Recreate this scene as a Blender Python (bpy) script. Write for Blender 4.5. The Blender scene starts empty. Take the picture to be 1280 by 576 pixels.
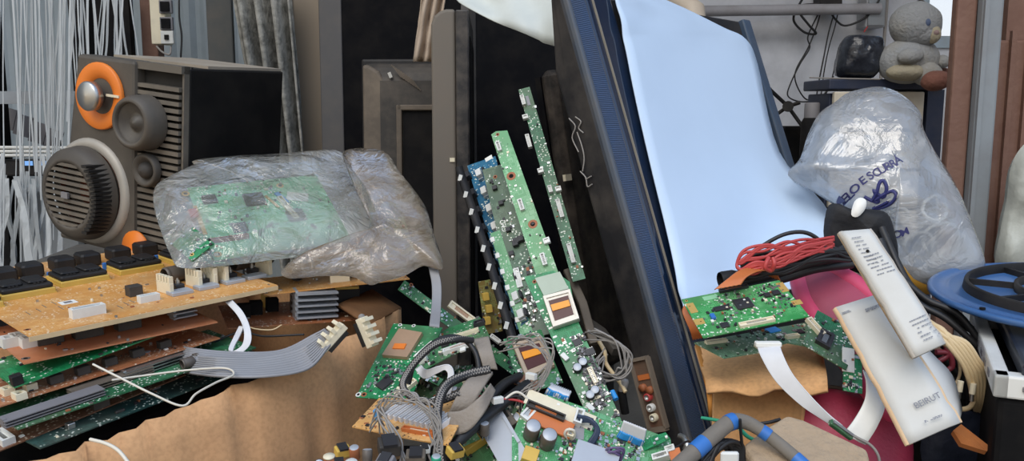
import bpy, math, random
from mathutils import Vector, Matrix, noise, geometry
R = random.Random(7)
SC = bpy.context.scene
COL = SC.collection
PI = math.pi
V = Vector

# ------------------------------------------------------------------ camera
CAM = V((0, 0, 0.85)); TH = math.radians(8.0); F = 1065.0
def ray(px, py):
    u = (px - 640) / F; v = (288 - py) / F
    return V((u, math.cos(TH) + v * math.sin(TH), -math.sin(TH) + v * math.cos(TH)))
def P(px, py, d):
    r = ray(px, py)
    return CAM + r * (d / r.y)
def proj(p):
    q = p - CAM
    z = q.y * math.cos(TH) - q.z * math.sin(TH)
    y = q.y * math.sin(TH) + q.z * math.cos(TH)
    return (round(640 + F * q.x / z), round(288 - F * y / z))
def on_plane(px, py, p0, n):
    r = ray(px, py)
    return CAM + r * ((p0 - CAM).dot(n) / r.dot(n))
def pt(a):
    return a if isinstance(a, Vector) else P(*a)

# ------------------------------------------------------------------ materials
def lin(c):
    if isinstance(c, str):
        c = [int(c[i:i + 2], 16) / 255 for i in (0, 2, 4)]
    return [(x / 12.92 if x <= 0.04045 else ((x + 0.055) / 1.055) ** 2.4) for x in c]
def newmat(name):
    m = bpy.data.materials.new(name); m.use_nodes = True
    nt = m.node_tree
    return m, nt, nt.nodes['Principled BSDF']
def N(nt, t, **kw):
    n = nt.nodes.new(t)
    for k, v in kw.items():
        if k in n.inputs.keys(): n.inputs[k].default_value = v
        else: setattr(n, k, v)
    return n
def ramp(nt, fac, stops):
    r = nt.nodes.new('ShaderNodeValToRGB')
    nt.links.new(fac, r.inputs[0])
    e = r.color_ramp.elements
    while len(e) < len(stops): e.new(0.5)
    for i, (p, c) in enumerate(stops):
        e[i].position = p; e[i].color = (*c, 1) if len(c) == 3 else c
    return r
def mixc(nt, fac, a, b):
    m = nt.nodes.new('ShaderNodeMix'); m.data_type = 'RGBA'
    for sock, val in ((m.inputs[0], fac), (m.inputs[6], a), (m.inputs[7], b)):
        if hasattr(val, 'links'): nt.links.new(val, sock)
        else: sock.default_value = (*val, 1) if isinstance(val, (list, tuple)) and len(val) == 3 else val
    return m.outputs[2]
def mat(name, col, rough=0.6, metal=0.0, dirt=0.25, dirtcol='6b6358', scale=14, spec=0.5, bump=0.0, bscale=60):
    """plain material with worn, dusty patches"""
    m, nt, b = newmat(name)
    c = lin(col)
    tc = N(nt, 'ShaderNodeTexCoord')
    n1 = N(nt, 'ShaderNodeTexNoise', Scale=scale, Detail=6.0, Roughness=0.65)
    nt.links.new(tc.outputs['Object'], n1.inputs['Vector'])
    f = ramp(nt, n1.outputs[0], [(0.42, (0, 0, 0)), (0.75, (dirt, dirt, dirt))])
    nt.links.new(mixc(nt, f.outputs[0], c, lin(dirtcol)), b.inputs['Base Color'])
    b.inputs['Roughness'].default_value = rough; b.inputs['Metallic'].default_value = metal
    b.inputs['Specular IOR Level'].default_value = spec
    if bump:
        n2 = N(nt, 'ShaderNodeTexNoise', Scale=bscale, Detail=4.0)
        nt.links.new(tc.outputs['Object'], n2.inputs['Vector'])
        bp = N(nt, 'ShaderNodeBump', Strength=bump, Distance=0.01)
        nt.links.new(n2.outputs[0], bp.inputs['Height']); nt.links.new(bp.outputs[0], b.inputs['Normal'])
    return m
def pcbmat(name, base, trace, silk='dfe6d8', seed=0.0, dens=1.0, silkamt=1.0):
    """solder mask with copper traces, pads and silkscreen marks"""
    m, nt, b = newmat(name)
    tc = N(nt, 'ShaderNodeTexCoord')
    mp = N(nt, 'ShaderNodeMapping'); mp.inputs['Location'].default_value = (seed, seed * 1.7, 0)
    nt.links.new(tc.outputs['Object'], mp.inputs['Vector'])
    vo = N(nt, 'ShaderNodeTexVoronoi', Scale=95 * dens, feature='F1', distance='CHEBYCHEV')
    nt.links.new(mp.outputs[0], vo.inputs['Vector'])
    wv = N(nt, 'ShaderNodeMath', operation='FRACT'); ml = N(nt, 'ShaderNodeMath', operation='MULTIPLY'); ml.inputs[1].default_value = 5.0
    nt.links.new(vo.outputs['Distance'], ml.inputs[0]); nt.links.new(ml.outputs[0], wv.inputs[0])
    big = N(nt, 'ShaderNodeTexNoise', Scale=22.0, Detail=2.0)
    nt.links.new(mp.outputs[0], big.inputs['Vector'])
    tr = ramp(nt, wv.outputs[0], [(0.50, (0, 0, 0)), (0.56, (1, 1, 1))])
    msk = ramp(nt, big.outputs[0], [(0.42, (0, 0, 0)), (0.52, (1, 1, 1))])
    f1 = N(nt, 'ShaderNodeMath', operation='MULTIPLY')
    nt.links.new(tr.outputs[0], f1.inputs[0]); nt.links.new(msk.outputs[0], f1.inputs[1])
    c1 = mixc(nt, f1.outputs[0], lin(base), lin(trace))
    v2 = N(nt, 'ShaderNodeTexVoronoi', Scale=210 * dens, feature='F1', distance='CHEBYCHEV')
    nt.links.new(mp.outputs[0], v2.inputs['Vector'])
    big2 = N(nt, 'ShaderNodeTexNoise', Scale=30.0, Detail=1.0)
    mp2 = N(nt, 'ShaderNodeMapping'); mp2.inputs['Location'].default_value = (seed * 3 + 5, 2, 1)
    nt.links.new(tc.outputs['Object'], mp2.inputs['Vector']); nt.links.new(mp2.outputs[0], big2.inputs['Vector'])
    p1 = ramp(nt, v2.outputs['Distance'], [(0.20, (1, 1, 1)), (0.24, (0, 0, 0))])
    p2 = ramp(nt, big2.outputs[0], [(0.46, (0, 0, 0)), (0.52, (silkamt,) * 3)])
    f2 = N(nt, 'ShaderNodeMath', operation='MULTIPLY')
    nt.links.new(p1.outputs[0], f2.inputs[0]); nt.links.new(p2.outputs[0], f2.inputs[1])
    c2 = mixc(nt, f2.outputs[0], c1, lin(silk))
    dn = N(nt, 'ShaderNodeTexNoise', Scale=9.0, Detail=5.0); nt.links.new(mp.outputs[0], dn.inputs['Vector'])
    fd = ramp(nt, dn.outputs[0], [(0.45, (0, 0, 0)), (0.8, (0.45,) * 3)])
    nt.links.new(mixc(nt, fd.outputs[0], c2, lin('7d7462')), b.inputs['Base Color'])
    b.inputs['Roughness'].default_value = 0.42
    return m
def filmmat(name, col, alpha, rough=0.22, bump=0.5, bscale=18, gloss=0.25, dust=0.0, dustcol='b5a894'):
    """thin plastic film: partly see-through, crinkled, glossy"""
    m, nt, b = newmat(name)
    out = nt.nodes['Material Output']
    tc = N(nt, 'ShaderNodeTexCoord')
    n2 = N(nt, 'ShaderNodeTexNoise', Scale=bscale, Detail=5.0, Roughness=0.6, Distortion=0.8)
    nt.links.new(tc.outputs['Object'], n2.inputs['Vector'])
    vr = N(nt, 'ShaderNodeTexVoronoi', Scale=bscale * 0.6, feature='DISTANCE_TO_EDGE')
    mix0 = N(nt, 'ShaderNodeVectorMath', operation='ADD')
    sc0 = N(nt, 'ShaderNodeVectorMath', operation='SCALE'); sc0.inputs['Scale'].default_value = 0.09
    nt.links.new(n2.outputs['Color'], sc0.inputs[0]); nt.links.new(tc.outputs['Object'], mix0.inputs[0]); nt.links.new(sc0.outputs[0], mix0.inputs[1])
    nt.links.new(mix0.outputs[0], vr.inputs['Vector'])
    rg_ = N(nt, 'ShaderNodeTexNoise', noise_type='RIDGED_MULTIFRACTAL', Scale=bscale * .55, Detail=3.0, Roughness=0.45, Distortion=0.6)
    nt.links.new(tc.outputs['Object'], rg_.inputs['Vector'])
    rs = N(nt, 'ShaderNodeMath', operation='MULTIPLY'); rs.inputs[1].default_value = .5; nt.links.new(rg_.outputs[0], rs.inputs[0])
    ad = N(nt, 'ShaderNodeMath', operation='ADD'); nt.links.new(rs.outputs[0], ad.inputs[0]); nt.links.new(vr.outputs['Distance'], ad.inputs[1])
    bp = N(nt, 'ShaderNodeBump', Strength=bump, Distance=0.03)
    nt.links.new(ad.outputs[0], bp.inputs['Height'])
    df = N(nt, 'ShaderNodeBsdfDiffuse'); df.inputs['Color'].default_value = (*lin(col), 1)
    tl = N(nt, 'ShaderNodeBsdfTranslucent'); tl.inputs['Color'].default_value = (*lin(col), 1)
    gl = N(nt, 'ShaderNodeBsdfGlossy'); gl.inputs['Roughness'].default_value = rough
    for s in (df, gl): nt.links.new(bp.outputs[0], s.inputs['Normal'])
    tp = N(nt, 'ShaderNodeBsdfTransparent')
    m1 = N(nt, 'ShaderNodeMixShader'); m1.inputs[0].default_value = 0.35
    nt.links.new(df.outputs[0], m1.inputs[1]); nt.links.new(tl.outputs[0], m1.inputs[2])
    m2 = N(nt, 'ShaderNodeMixShader')
    # opacity varies with folds of the film
    n3 = N(nt, 'ShaderNodeTexNoise', Scale=bscale * 0.5, Detail=4.0); nt.links.new(tc.outputs['Object'], n3.inputs['Vector'])
    ar = ramp(nt, n3.outputs[0], [(0.3, (max(alpha - .2, 0),) * 3), (0.7, (min(alpha + .2, 1),) * 3)])
    nt.links.new(ar.outputs[0], m2.inputs[0])
    nt.links.new(tp.outputs[0], m2.inputs[1]); nt.links.new(m1.outputs[0], m2.inputs[2])
    m3 = N(nt, 'ShaderNodeMixShader'); m3.inputs[0].default_value = gloss
    fr = N(nt, 'ShaderNodeFresnel', IOR=1.5); nt.links.new(bp.outputs[0], fr.inputs['Normal'])
    fm = N(nt, 'ShaderNodeMath', operation='MULTIPLY_ADD'); fm.inputs[1].default_value = 1.4; fm.inputs[2].default_value = gloss * 0.4
    nt.links.new(fr.outputs[0], fm.inputs[0]); nt.links.new(fm.outputs[0], m3.inputs[0])
    nt.links.new(m2.outputs[0], m3.inputs[1]); nt.links.new(gl.outputs[0], m3.inputs[2])
    nt.links.new(m3.outputs[0], out.inputs['Surface'])
    return m

# ------------------------------------------------------------------ mesh building
class MB:
    def __init__(s): s.v = []; s.f = []; s.m = []; s.sm = []
    def add(s, vs, fs, mi=0, smooth=False):
        b = len(s.v); s.v.extend(V(x) for x in vs)
        for f in fs: s.f.append(tuple(b + i for i in f)); s.m.append(mi); s.sm.append(smooth)
        return s
    def box(s, c, d, mi=0, rot=None, ch=0.0):
        """box centred at c; ch: chamfer on its upright edges and top"""
        x, y, z = d[0] / 2, d[1] / 2, d[2] / 2
        if ch <= 0:
            vs = [V((i * x, j * y, k * z)) for k in (-1, 1) for j in (-1, 1) for i in (-1, 1)]
            fs = [(0, 2, 3, 1), (4, 5, 7, 6), (0, 1, 5, 4), (2, 6, 7, 3), (0, 4, 6, 2), (1, 3, 7, 5)]
        else:
            def ringp(ix, iy, zz):
                q = min(ch, ix * .9, iy * .9)
                return [V(p + (zz,)) for p in ((-ix + q, -iy), (ix - q, -iy), (ix, -iy + q), (ix, iy - q), (ix - q, iy), (-ix + q, iy), (-ix, iy - q), (-ix, -iy + q))]
            h = min(ch, z * .9)
            vs = ringp(x - h * .7, y - h * .7, -z) + ringp(x, y, -z + h) + ringp(x, y, z - h) + ringp(x - h * .7, y - h * .7, z)
            fs = [tuple(reversed(range(8))), tuple(range(24, 32))]
            for k in range(3):
                for i in range(8):
                    j = (i + 1) % 8
                    fs.append((k * 8 + i, k * 8 + j, k * 8 + 8 + j, k * 8 + 8 + i))
        c = V(c)
        if rot is not None: vs = [rot @ q for q in vs]
        return s.add([q + c for q in vs], fs, mi)
    def cyl(s, a, b, r0, r1=None, seg=16, mi=0, capmi=None, smooth=True, caps=True):
        a, b = V(a), V(b); r1 = r0 if r1 is None else r1
        w = (b - a).normalized(); u = w.orthogonal().normalized(); t = w.cross(u)
        vs = []
        for p, r in ((a, r0), (b, r1)):
            for i in range(seg):
                g = 2 * PI * i / seg; vs.append(p + (u * math.cos(g) + t * math.sin(g)) * r)
        s.add(vs, [(i, (i + 1) % seg, seg + (i + 1) % seg, seg + i) for i in range(seg)], mi, smooth)
        if caps:
            cm = mi if capmi is None else capmi
            s.add(vs[:seg], [tuple(reversed(range(seg)))], mi); s.add(vs[seg:], [tuple(range(seg))], cm)
        return s
    def lathe(s, prof, o=(0, 0, 0), ax=(0, 0, 1), seg=28, mi=0, smooth=True, sx=1, sy=1, mis=None):
        o = V(o); w = V(ax).normalized(); u = w.orthogonal().normalized()
        if abs(w.z) > .99: u = V((1, 0, 0))
        t = w.cross(u); vs = []
        for r, h in prof:
            for i in range(seg):
                g = 2 * PI * i / seg; vs.append(o + (u * math.cos(g) * sx + t * math.sin(g) * sy) * r + w * h)
        for k in range(len(prof) - 1):
            b = k * seg
            s.add([], [], 0)
        base = len(s.v); s.v.extend(vs)
        for k in range(len(prof) - 1):
            for i in range(seg):
                j = (i + 1) % seg
                s.f.append((base + k * seg + i, base + k * seg + j, base + (k + 1) * seg + j, base + (k + 1) * seg + i))
                s.m.append(mis[k] if mis else mi); s.sm.append(smooth)
        return s
    def tube(s, pts, r, seg=8, mi=0, caps=True, closed=False):
        pts = [V(p) for p in pts]; n = len(pts); vs = []
        up = None
        for i, p in enumerate(pts):
            a = pts[i - 1] if (i > 0 or closed) else p; b = pts[(i + 1) % n] if (i < n - 1 or closed) else p
            w = (b - a)
            if w.length < 1e-9: w = V((0, 0, 1))
            w.normalize()
            if up is None: up = w.orthogonal().normalized()
            up = (up - w * up.dot(w)); up = up.normalized() if up.length > 1e-6 else w.orthogonal().normalized()
            t = w.cross(up); rr = r[i] if isinstance(r, (list, tuple)) else r
            for k in range(seg):
                g = 2 * PI * k / seg; vs.append(p + (up * math.cos(g) + t * math.sin(g)) * rr)
        fs = []
        for i in range(n if closed else n - 1):
            j = (i + 1) % n
            for k in range(seg):
                q = (k + 1) % seg; fs.append((i * seg + k, i * seg + q, j * seg + q, j * seg + k))
        s.add(vs, fs, mi, True)
        if caps and not closed:
            s.add(vs[:seg], [tuple(reversed(range(seg)))], mi); s.add(vs[-seg:], [tuple(range(seg))], mi)
        return s
    def prism(s, poly, z0, z1, mi=0):
        n = len(poly)
        vs = [V((x, y, z0)) for x, y in poly] + [V((x, y, z1)) for x, y in poly]
        fs = [tuple(reversed(range(n))), tuple(range(n, 2 * n))] + [(i, (i + 1) % n, n + (i + 1) % n, n + i) for i in range(n)]
        return s.add(vs, fs, mi)
    def grid(s, rows, th=0.002, mi=0, smooth=True, back=None, colmi=None):
        """sheet through rows of points, given thickness along its normals"""
        nr, nc = len(rows), len(rows[0]); g = [[V(p) for p in r] for r in rows]; top = []; bot = []
        for i in range(nr):
            for j in range(nc):
                a = g[min(i + 1, nr - 1)][j] - g[max(i - 1, 0)][j]; b = g[i][min(j + 1, nc - 1)] - g[i][max(j - 1, 0)]
                n = a.cross(b); n = n.normalized() if n.length > 1e-12 else V((0, 0, 1))
                top.append(g[i][j] + n * th / 2); bot.append(g[i][j] - n * th / 2)
        k = nr * nc; fs = []
        for i in range(nr - 1):
            for j in range(nc - 1):
                q = (i * nc + j, i * nc + j + 1, (i + 1) * nc + j + 1, (i + 1) * nc + j)
                fs.append(tuple(reversed(q))); fs.append(tuple(x + k for x in q))
        for i in range(nr - 1):
            for j in (0, nc - 1):
                a, b = i * nc + j, (i + 1) * nc + j; f = (a, b, b + k, a + k); fs.append(f if j else tuple(reversed(f)))
        for j in range(nc - 1):
            for i in (0, nr - 1):
                a, b = i * nc + j, i * nc + j + 1; f = (a, b, b + k, a + k); fs.append(tuple(reversed(f)) if i else f)
        f0 = len(s.m); s.add(top + bot, fs, mi, smooth)
        if colmi:
            for i in range(nr - 1):
                for j in range(nc - 1):
                    for q in (0, 1): s.m[f0 + ((i * (nc - 1)) + j) * 2 + q] = colmi(j)
        return s
    def pillow(s, outline, n, tf, tb, nr=10, pw=0.5, amp=0.0, scale=12, mi=0, seed=0, center=None, bmi=None, edge=0.0):
        """closed lump over a star-shaped outline, swelling tf to the front of n and tb behind"""
        n = V(n).normalized(); o = [V(p) for p in outline]; m = len(o)
        c = sum(o, V()) / m if center is None else V(center)
        def side(sg, t):
            vs = [c + n * sg * t]
            for k in range(1, nr + 1):
                r = k / nr
                for p in o:
                    q = c + (p - c) * r; h = max(1 - r * r, 0) ** pw
                    dd = noise.noise(q * scale + V((seed, sg * 3.1, 0))) * amp * min(1, (1 - r) * 4 + edge)
                    dd += noise.noise(q * scale * 2.7 + V((0, seed, sg))) * amp * .45 * min(1, (1 - r) * 4 + edge)
                    vs.append(q + n * (sg * (t * h + dd)) )
            return vs
        def faces(b, flip):
            fs = []
            for i in range(m): fs.append((b, b + 1 + i, b + 1 + (i + 1) % m))
            for k in range(nr - 1):
                for i in range(m):
                    j = (i + 1) % m; x = b + 1 + k * m; fs.append((x + i, x + m + i, x + m + j, x + j))
            return [tuple(reversed(f)) for f in fs] if flip else fs
        a = side(1, tf); b = side(-1, tb)
        # orientation
        flip = ((o[1] - c) - (o[0] - c)).dot(n.cross(o[0] - c)) < 0
        # share the rim
        if edge == 0:
            for i in range(m): b[1 + (nr - 1) * m + i] = a[1 + (nr - 1) * m + i]
        s.add(a, faces(0, flip), mi, True); s.add(b, faces(0, not flip), mi if bmi is None else bmi, True)
        return s
    def build(s, name, mats, parent=None, origin=None, weld=False):
        if not isinstance(mats, (list, tuple)): mats = [mats]
        me = bpy.data.meshes.new(name)
        if parent is None and origin is None:
            lo = [min(v[i] for v in s.v) for i in range(3)]; hi = [max(v[i] for v in s.v) for i in range(3)]
            origin = V(((lo[0] + hi[0]) / 2, (lo[1] + hi[1]) / 2, lo[2]))
        vs = [v - origin for v in s.v] if origin is not None else s.v
        me.from_pydata([tuple(v) for v in vs], [], s.f)
        for m in mats: me.materials.append(m)
        me.polygons.foreach_set('material_index', s.m)
        me.polygons.foreach_set('use_smooth', s.sm)
        me.update()
        if weld:
            import bmesh
            bm = bmesh.new(); bm.from_mesh(me); bmesh.ops.remove_doubles(bm, verts=bm.verts, dist=1e-5)
            bmesh.ops.recalc_face_normals(bm, faces=bm.faces); bm.to_mesh(me); bm.free()
        o = bpy.data.objects.new(name, me); COL.objects.link(o)
        if origin is not None: o.location = origin
        if parent is not None: o.parent = parent
        return o

def tag(o, label, cat, group=None, kind=None):
    if label: o['label'] = label
    if cat: o['category'] = cat
    if group: o['group'] = group
    if kind: o['kind'] = kind
    return o
def struct(o, label=None):
    o['kind'] = 'structure'
    if label: o['label'] = label
    return o
def thing(name, label, cat, M=None, group=None):
    e = bpy.data.objects.new(name, None); COL.objects.link(e); e.empty_display_size = 0.05
    if M is not None: e.matrix_world = M
    return tag(e, label, cat, group)
def bev(o, w=0.003, seg=2, ang=40):
    m = o.modifiers.new('Bevel', 'BEVEL'); m.width = w; m.segments = seg; m.limit_method = 'ANGLE'; m.angle_limit = math.radians(ang)
    return o
def fr(o, x, up):
    """orthonormal frame: x along x, z towards up"""
    x = V(x).normalized(); z = V(up); z = (z - x * z.dot(x)).normalized(); y = z.cross(x)
    return Matrix(((x.x, y.x, z.x, o.x), (x.y, y.y, z.y, o.y), (x.z, y.z, z.z, o.z), (0, 0, 0, 1)))
def cat(pts, n=8, closed=False):
    """Catmull-Rom through points"""
    pts = [pt(p) for p in pts]; m = len(pts); out = []
    rng = m if closed else m - 1
    for i in range(rng):
        p1, p2 = pts[i], pts[(i + 1) % m]
        p0 = pts[i - 1] if (i > 0 or closed) else p1 * 2 - p2
        p3 = pts[(i + 2) % m] if (i + 2 < m or closed) else p2 * 2 - p1
        for k in range(n):
            t = k / n
            out.append(((p1 * 2) + (p2 - p0) * t + (p0 * 2 - p1 * 5 + p2 * 4 - p3) * t * t + (p1 * 3 - p0 - p2 * 3 + p3) * t ** 3) * 0.5)
    if not closed: out.append(pts[-1])
    return out
def cable(name, label, category, pts, r, m, n=8, seg=8, parent=None, group=None, closed=False):
    o = MB().tube(cat(pts, n, closed), r, seg, closed=closed).build(name, m, parent)
    return tag(o, label, category, group) if parent is None else o
def ribbon(name, label, category, prs, m, wires=12, th=0.0012, n=7, group=None, parent=None, ends=None, ridge=1.1, groove=None):
    """flat cable: prs = pairs of edge points; moulded wires run along it"""
    A = cat([p[0] for p in prs], n); B = cat([p[1] for p in prs], n)
    rows = []
    nc = wires * 2 + 1
    for i, (a, b) in enumerate(zip(A, B)):
        w = b - a; a2 = A[min(i + 1, len(A) - 1)] - A[max(i - 1, 0)]
        nn = w.cross(a2); nn = nn.normalized() if nn.length > 1e-9 else V((0, 0, 1))
        rows.append([a + w * (j / (nc - 1)) + nn * (th * ridge if j % 2 else 0) for j in range(nc)])
    mb = MB()
    if groove:
        rows = []
        for i, (a, b) in enumerate(zip(A, B)):
            w = b - a; a2 = A[min(i + 1, len(A) - 1)] - A[max(i - 1, 0)]; nn = w.cross(a2); nn = nn.normalized() if nn.length > 1e-9 else V((0, 0, 1))
            r = []
            for k in range(wires):
                r += [a + w * ((k + .0) / wires), a + w * ((k + .22) / wires) + nn * th * .5, a + w * ((k + .55) / wires) + nn * th]
            r.append(b); rows.append(r)
        mb.grid(rows, th, colmi=lambda j: 1 if j % 3 == 0 else 0)
        o = mb.build(name, [m, groove], parent)
    else:
        o = mb.grid(rows, th).build(name, m, parent)
    return tag(o, label, category, group) if parent is None else o
def text_mesh(name, body, size, mtx, m, parent, ext=0.0004, shear=0.0, bold=False):
    cu = bpy.data.curves.new(name, 'FONT'); cu.body = body; cu.size = size; cu.extrude = ext; cu.shear = shear
    cu.align_x = 'CENTER'; cu.align_y = 'CENTER'
    if bold: cu.offset = size * 0.02
    t = bpy.data.objects.new(name, cu); COL.objects.link(t)
    dg = bpy.context.evaluated_depsgraph_get()
    me = bpy.data.meshes.new_from_object(t.evaluated_get(dg)); bpy.data.objects.remove(t)
    me.materials.clear(); me.materials.append(m)
    o = bpy.data.objects.new(name, me); COL.objects.link(o); o.parent = parent
    if parent is not None: o.matrix_local = mtx
    else: o.matrix_world = mtx
    return o

# ------------------------------------------------------------------ palette
M = {}
M['black'] = mat('black_plastic', '1b1b1d', .55, dirt=.15, spec=.3)
M['blackmatt'] = mat('black_matt', '121214', .8, dirt=.08, spec=.15)
M['screen'] = mat('dark_screen', '06070c', .5, dirt=.05, spec=.08)
M['dkgrey'] = mat('dark_grey_plastic', '3a3836', .6, dirt=.5, dirtcol='6e655b', spec=.3)
M['grey'] = mat('grey_plastic', '77767a', .6, dirt=.3)
M['brngrey'] = mat('dusty_grey_brown_plastic', '5f574e', .65, dirt=.6, dirtcol='8a7d6d', spec=.3)
M['white'] = mat('white_plastic', 'd9dad6', .5, dirt=.25)
M['cream'] = mat('cream_connector', 'e3d9be', .5, dirt=.25)
M['chip'] = mat('chip_epoxy', '26262a', .5, dirt=.15)
M['silver'] = mat('tinned_metal', 'b9bab8', .35, .9, dirt=.2)
M['alu'] = mat('aluminium', 'b0b5bc', .5, .35, dirt=.15)
M['gold'] = mat('gold_pad', 'd0ac62', .4, .3, dirt=.1)
M['yellow'] = mat('transformer_tape', 'cdaa4e', .5, dirt=.2)
M['orange'] = mat('orange_cone', 'e07b28', .5, dirt=.15, dirtcol='a05a28')
M['brown'] = mat('phenolic_brown', '9a5b38', .6, dirt=.3)
M['capsleeve'] = mat('capacitor_sleeve', '57504a', .45, dirt=.3)
M['blue'] = mat('blue_plastic', '2b6cb8', .5, dirt=.15)
M['ltblue'] = mat('blue_stiffener', '2f8fd6', .45, dirt=.05)
M['flatgrey'] = mat('grey_flat_cable', '8f9094', .5, dirt=.2)
M['flatwhite'] = mat('white_flat_cable', 'd8dade', .45, dirt=.15)
M['sleeve'] = mat('grey_brown_sleeve', '8d847a', .7, dirt=.5, bump=.2, bscale=300)
M['wgrey'] = mat('grey_wire', '8e8a86', .5, dirt=.2)
M['wwhite'] = mat('white_wire', 'd8d2c4', .5, dirt=.15)
M['wblack'] = mat('black_wire', '1c1d20', .5, dirt=.1)
M['wred'] = mat('red_wire', 'b5403f', .45, dirt=.1)
M['wcream'] = mat('cream_wire', 'd8c096', .5, dirt=.2)
M['wgreen'] = mat('green_wire', '2f9a78', .5, dirt=.1)
M['copperflex'] = mat('orange_flex', 'c6713c', .45, dirt=.15)
M['sticker'] = mat('white_label', 'e8e8e2', .6, dirt=.15)
M['ink'] = mat('printed_ink', '83868f', .8, dirt=.0)
def wchild(mb, name, mats, root):
    """part modelled in world space under its thing"""
    I = root.matrix_basis.inverted()
    mb.v = [I @ q for q in mb.v]
    return mb.build(name, mats, root, origin=V((0, 0, 0)))
Z0 = V((0, 0, 0))
# ------------------------------------------------------------------ circuit boards
def inpoly(x, y, poly):
    r = False; j = len(poly) - 1
    for i in range(len(poly)):
        xi, yi = poly[i]; xj, yj = poly[j]
        if (yi > y) != (yj > y) and x < (xj - xi) * (y - yi) / (yj - yi) + xi: r = not r
        j = i
    return r
MESHES = {}
def part(name, key, make, parent, mtx, mats):
    """a part; equal parts share their mesh"""
    if key not in MESHES:
        o = make().build(name, mats, parent, origin=V((0, 0, 0))); MESHES[key] = o
    else:
        o = MESHES[key].copy(); o.name = name; COL.objects.link(o); o.parent = parent
    o.matrix_local = mtx
    return o
class Board:
    def __init__(s, name, label, category, a, b, c, d0, hint, m, group=None, th=0.0016, poly=None, tol=25, db=None, n=None):
        s.th = th; p0 = P(*a, d0); hint = V(hint).normalized()
        if n is None:
            best = None
            t1 = hint.orthogonal().normalized(); t2 = hint.cross(t1)
            for i in range(-12, 13):
                for j in range(-12, 13):
                    q = (hint + t1 * i * .06 + t2 * j * .06).normalized()
                    if abs(ray(*a).normalized().dot(q)) < .08: continue
                    pb, pc = on_plane(*b, p0, q), on_plane(*c, p0, q)
                    if pb.y < .4 or pc.y < .4 or pb.y > 4 or pc.y > 4: continue
                    ang = math.degrees(abs((pb - p0).angle(pc - p0) - PI / 2)); tl = math.degrees(q.angle(hint))
                    cost = (ang / 4) ** 2 + (tl / tol) ** 2
                    if best is None or cost < best[0]: best = (cost, q, ang, tl)
            n = best[1]
        else: n = V(n).normalized()
        pb, pc = on_plane(*b, p0, n), on_plane(*c, p0, n)
        if n.dot(CAM - p0) < 0: pass
        x = (pb - p0).normalized(); o = p0
        if (pc - p0).dot(n.cross(x)) < 0: x = -x; o = pb
        s.M = fr(o, x, n); s.n = n; s.o = o; s.I = s.M.inverted()
        s.lx = (pb - p0).length; s.ly = (pc - p0).dot(s.M.col[1].xyz)
        s.p0 = p0
        s.root = thing(name, label, category, s.M, group)
        if poly: s.poly = [s.at(*q) for q in poly]
        else: s.poly = [(0, 0), (s.lx, 0), (s.lx, s.ly), (0, s.ly)]
        ar = sum(s.poly[i][0] * s.poly[(i + 1) % len(s.poly)][1] - s.poly[(i + 1) % len(s.poly)][0] * s.poly[i][1] for i in range(len(s.poly)))
        if ar < 0: s.poly.reverse()
        bo = MB().prism(s.poly, -th, 0).build('board', m, s.root)
        print('BOARD %-28s %.3f x %.3f z=%.2f..%.2f n=(%.2f %.2f %.2f) c=%s' % (label[:28], s.lx, s.ly, min(proj_z(s, q) for q in s.poly), max(proj_z(s, q) for q in s.poly), *n, [proj(s.M @ V((q[0], q[1], 0))) for q in s.poly][:4]))
    def at(s, px, py):
        q = s.I @ on_plane(px, py, s.p0, s.n)
        return q.x, q.y
    def mt(s, px, py, rot=0, z=0):
        x, y = s.at(px, py)
        return Matrix.Translation((x, y, z)) @ Matrix.Rotation(math.radians(rot), 4, 'Z')
    def chip(s, px, py, w, l, h=.002, rot=0, pins=True):
        def mk():
            mb = MB().box((0, 0, h / 2 + .0003), (w, l, h), 0, ch=.0003)
            if pins:
                for k in range(max(int(l / .0022), 2)):
                    y = -l / 2 + (k + .5) * l / max(int(l / .0022), 2)
                    mb.box((0, y, .0006), (w + .003, .0009, .0012), 1)
            return mb
        return part('chip', ('chip', w, l, h, pins), mk, s.root, s.mt(px, py, rot), [M['chip'], M['silver']])
    def conn(s, px, py, w, l, h=.005, rot=0, m='cream', slot='chip', nm='connector'):
        def mk():
            t = min(w, l) * .22
            mb = MB().box((0, 0, h * .3), (w, l, h * .6), 0).box((-w / 2 + t / 2, 0, h * .8), (t, l, h * .4), 0).box((w / 2 - t / 2, 0, h * .8), (t, l, h * .4), 0)
            mb.box((0, -l / 2 + t / 2, h * .8), (w - 2 * t, t, h * .4), 0).box((0, l / 2 - t / 2, h * .8), (w - 2 * t, t, h * .4), 0)
            n = max(3, min(int(l / .003), 40))
            for k in range(n): mb.box((0, -l / 2 + t + (k + .5) * (l - 2 * t) / n, h * .65), ((w - 2 * t) * .6, (l - 2 * t) / n * .45, h * .12), 1)
            return mb
        return part(nm, ('conn', w, l, h, m, slot), mk, s.root, s.mt(px, py, rot), [M[m], M['silver'] if slot == 'chip' else M[slot]])
    def cap(s, px, py, r, h, m='capsleeve', lie=None):
        def mk():
            return MB().lathe([(r * .85, 0), (r, h * .05), (r, h * .12), (r * .94, h * .15), (r, h * .19), (r, h * .95), (r * .88, h), (0.0001, h)], seg=18, mis=[0, 0, 0, 0, 0, 0, 1])
        mt = s.mt(px, py)
        if lie is not None: mt = s.mt(px, py, lie, r) @ Matrix.Rotation(PI / 2, 4, 'Y')
        return part('capacitor', ('cap', r, h, m), mk, s.root, mt, [M[m], M['alu']])
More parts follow.
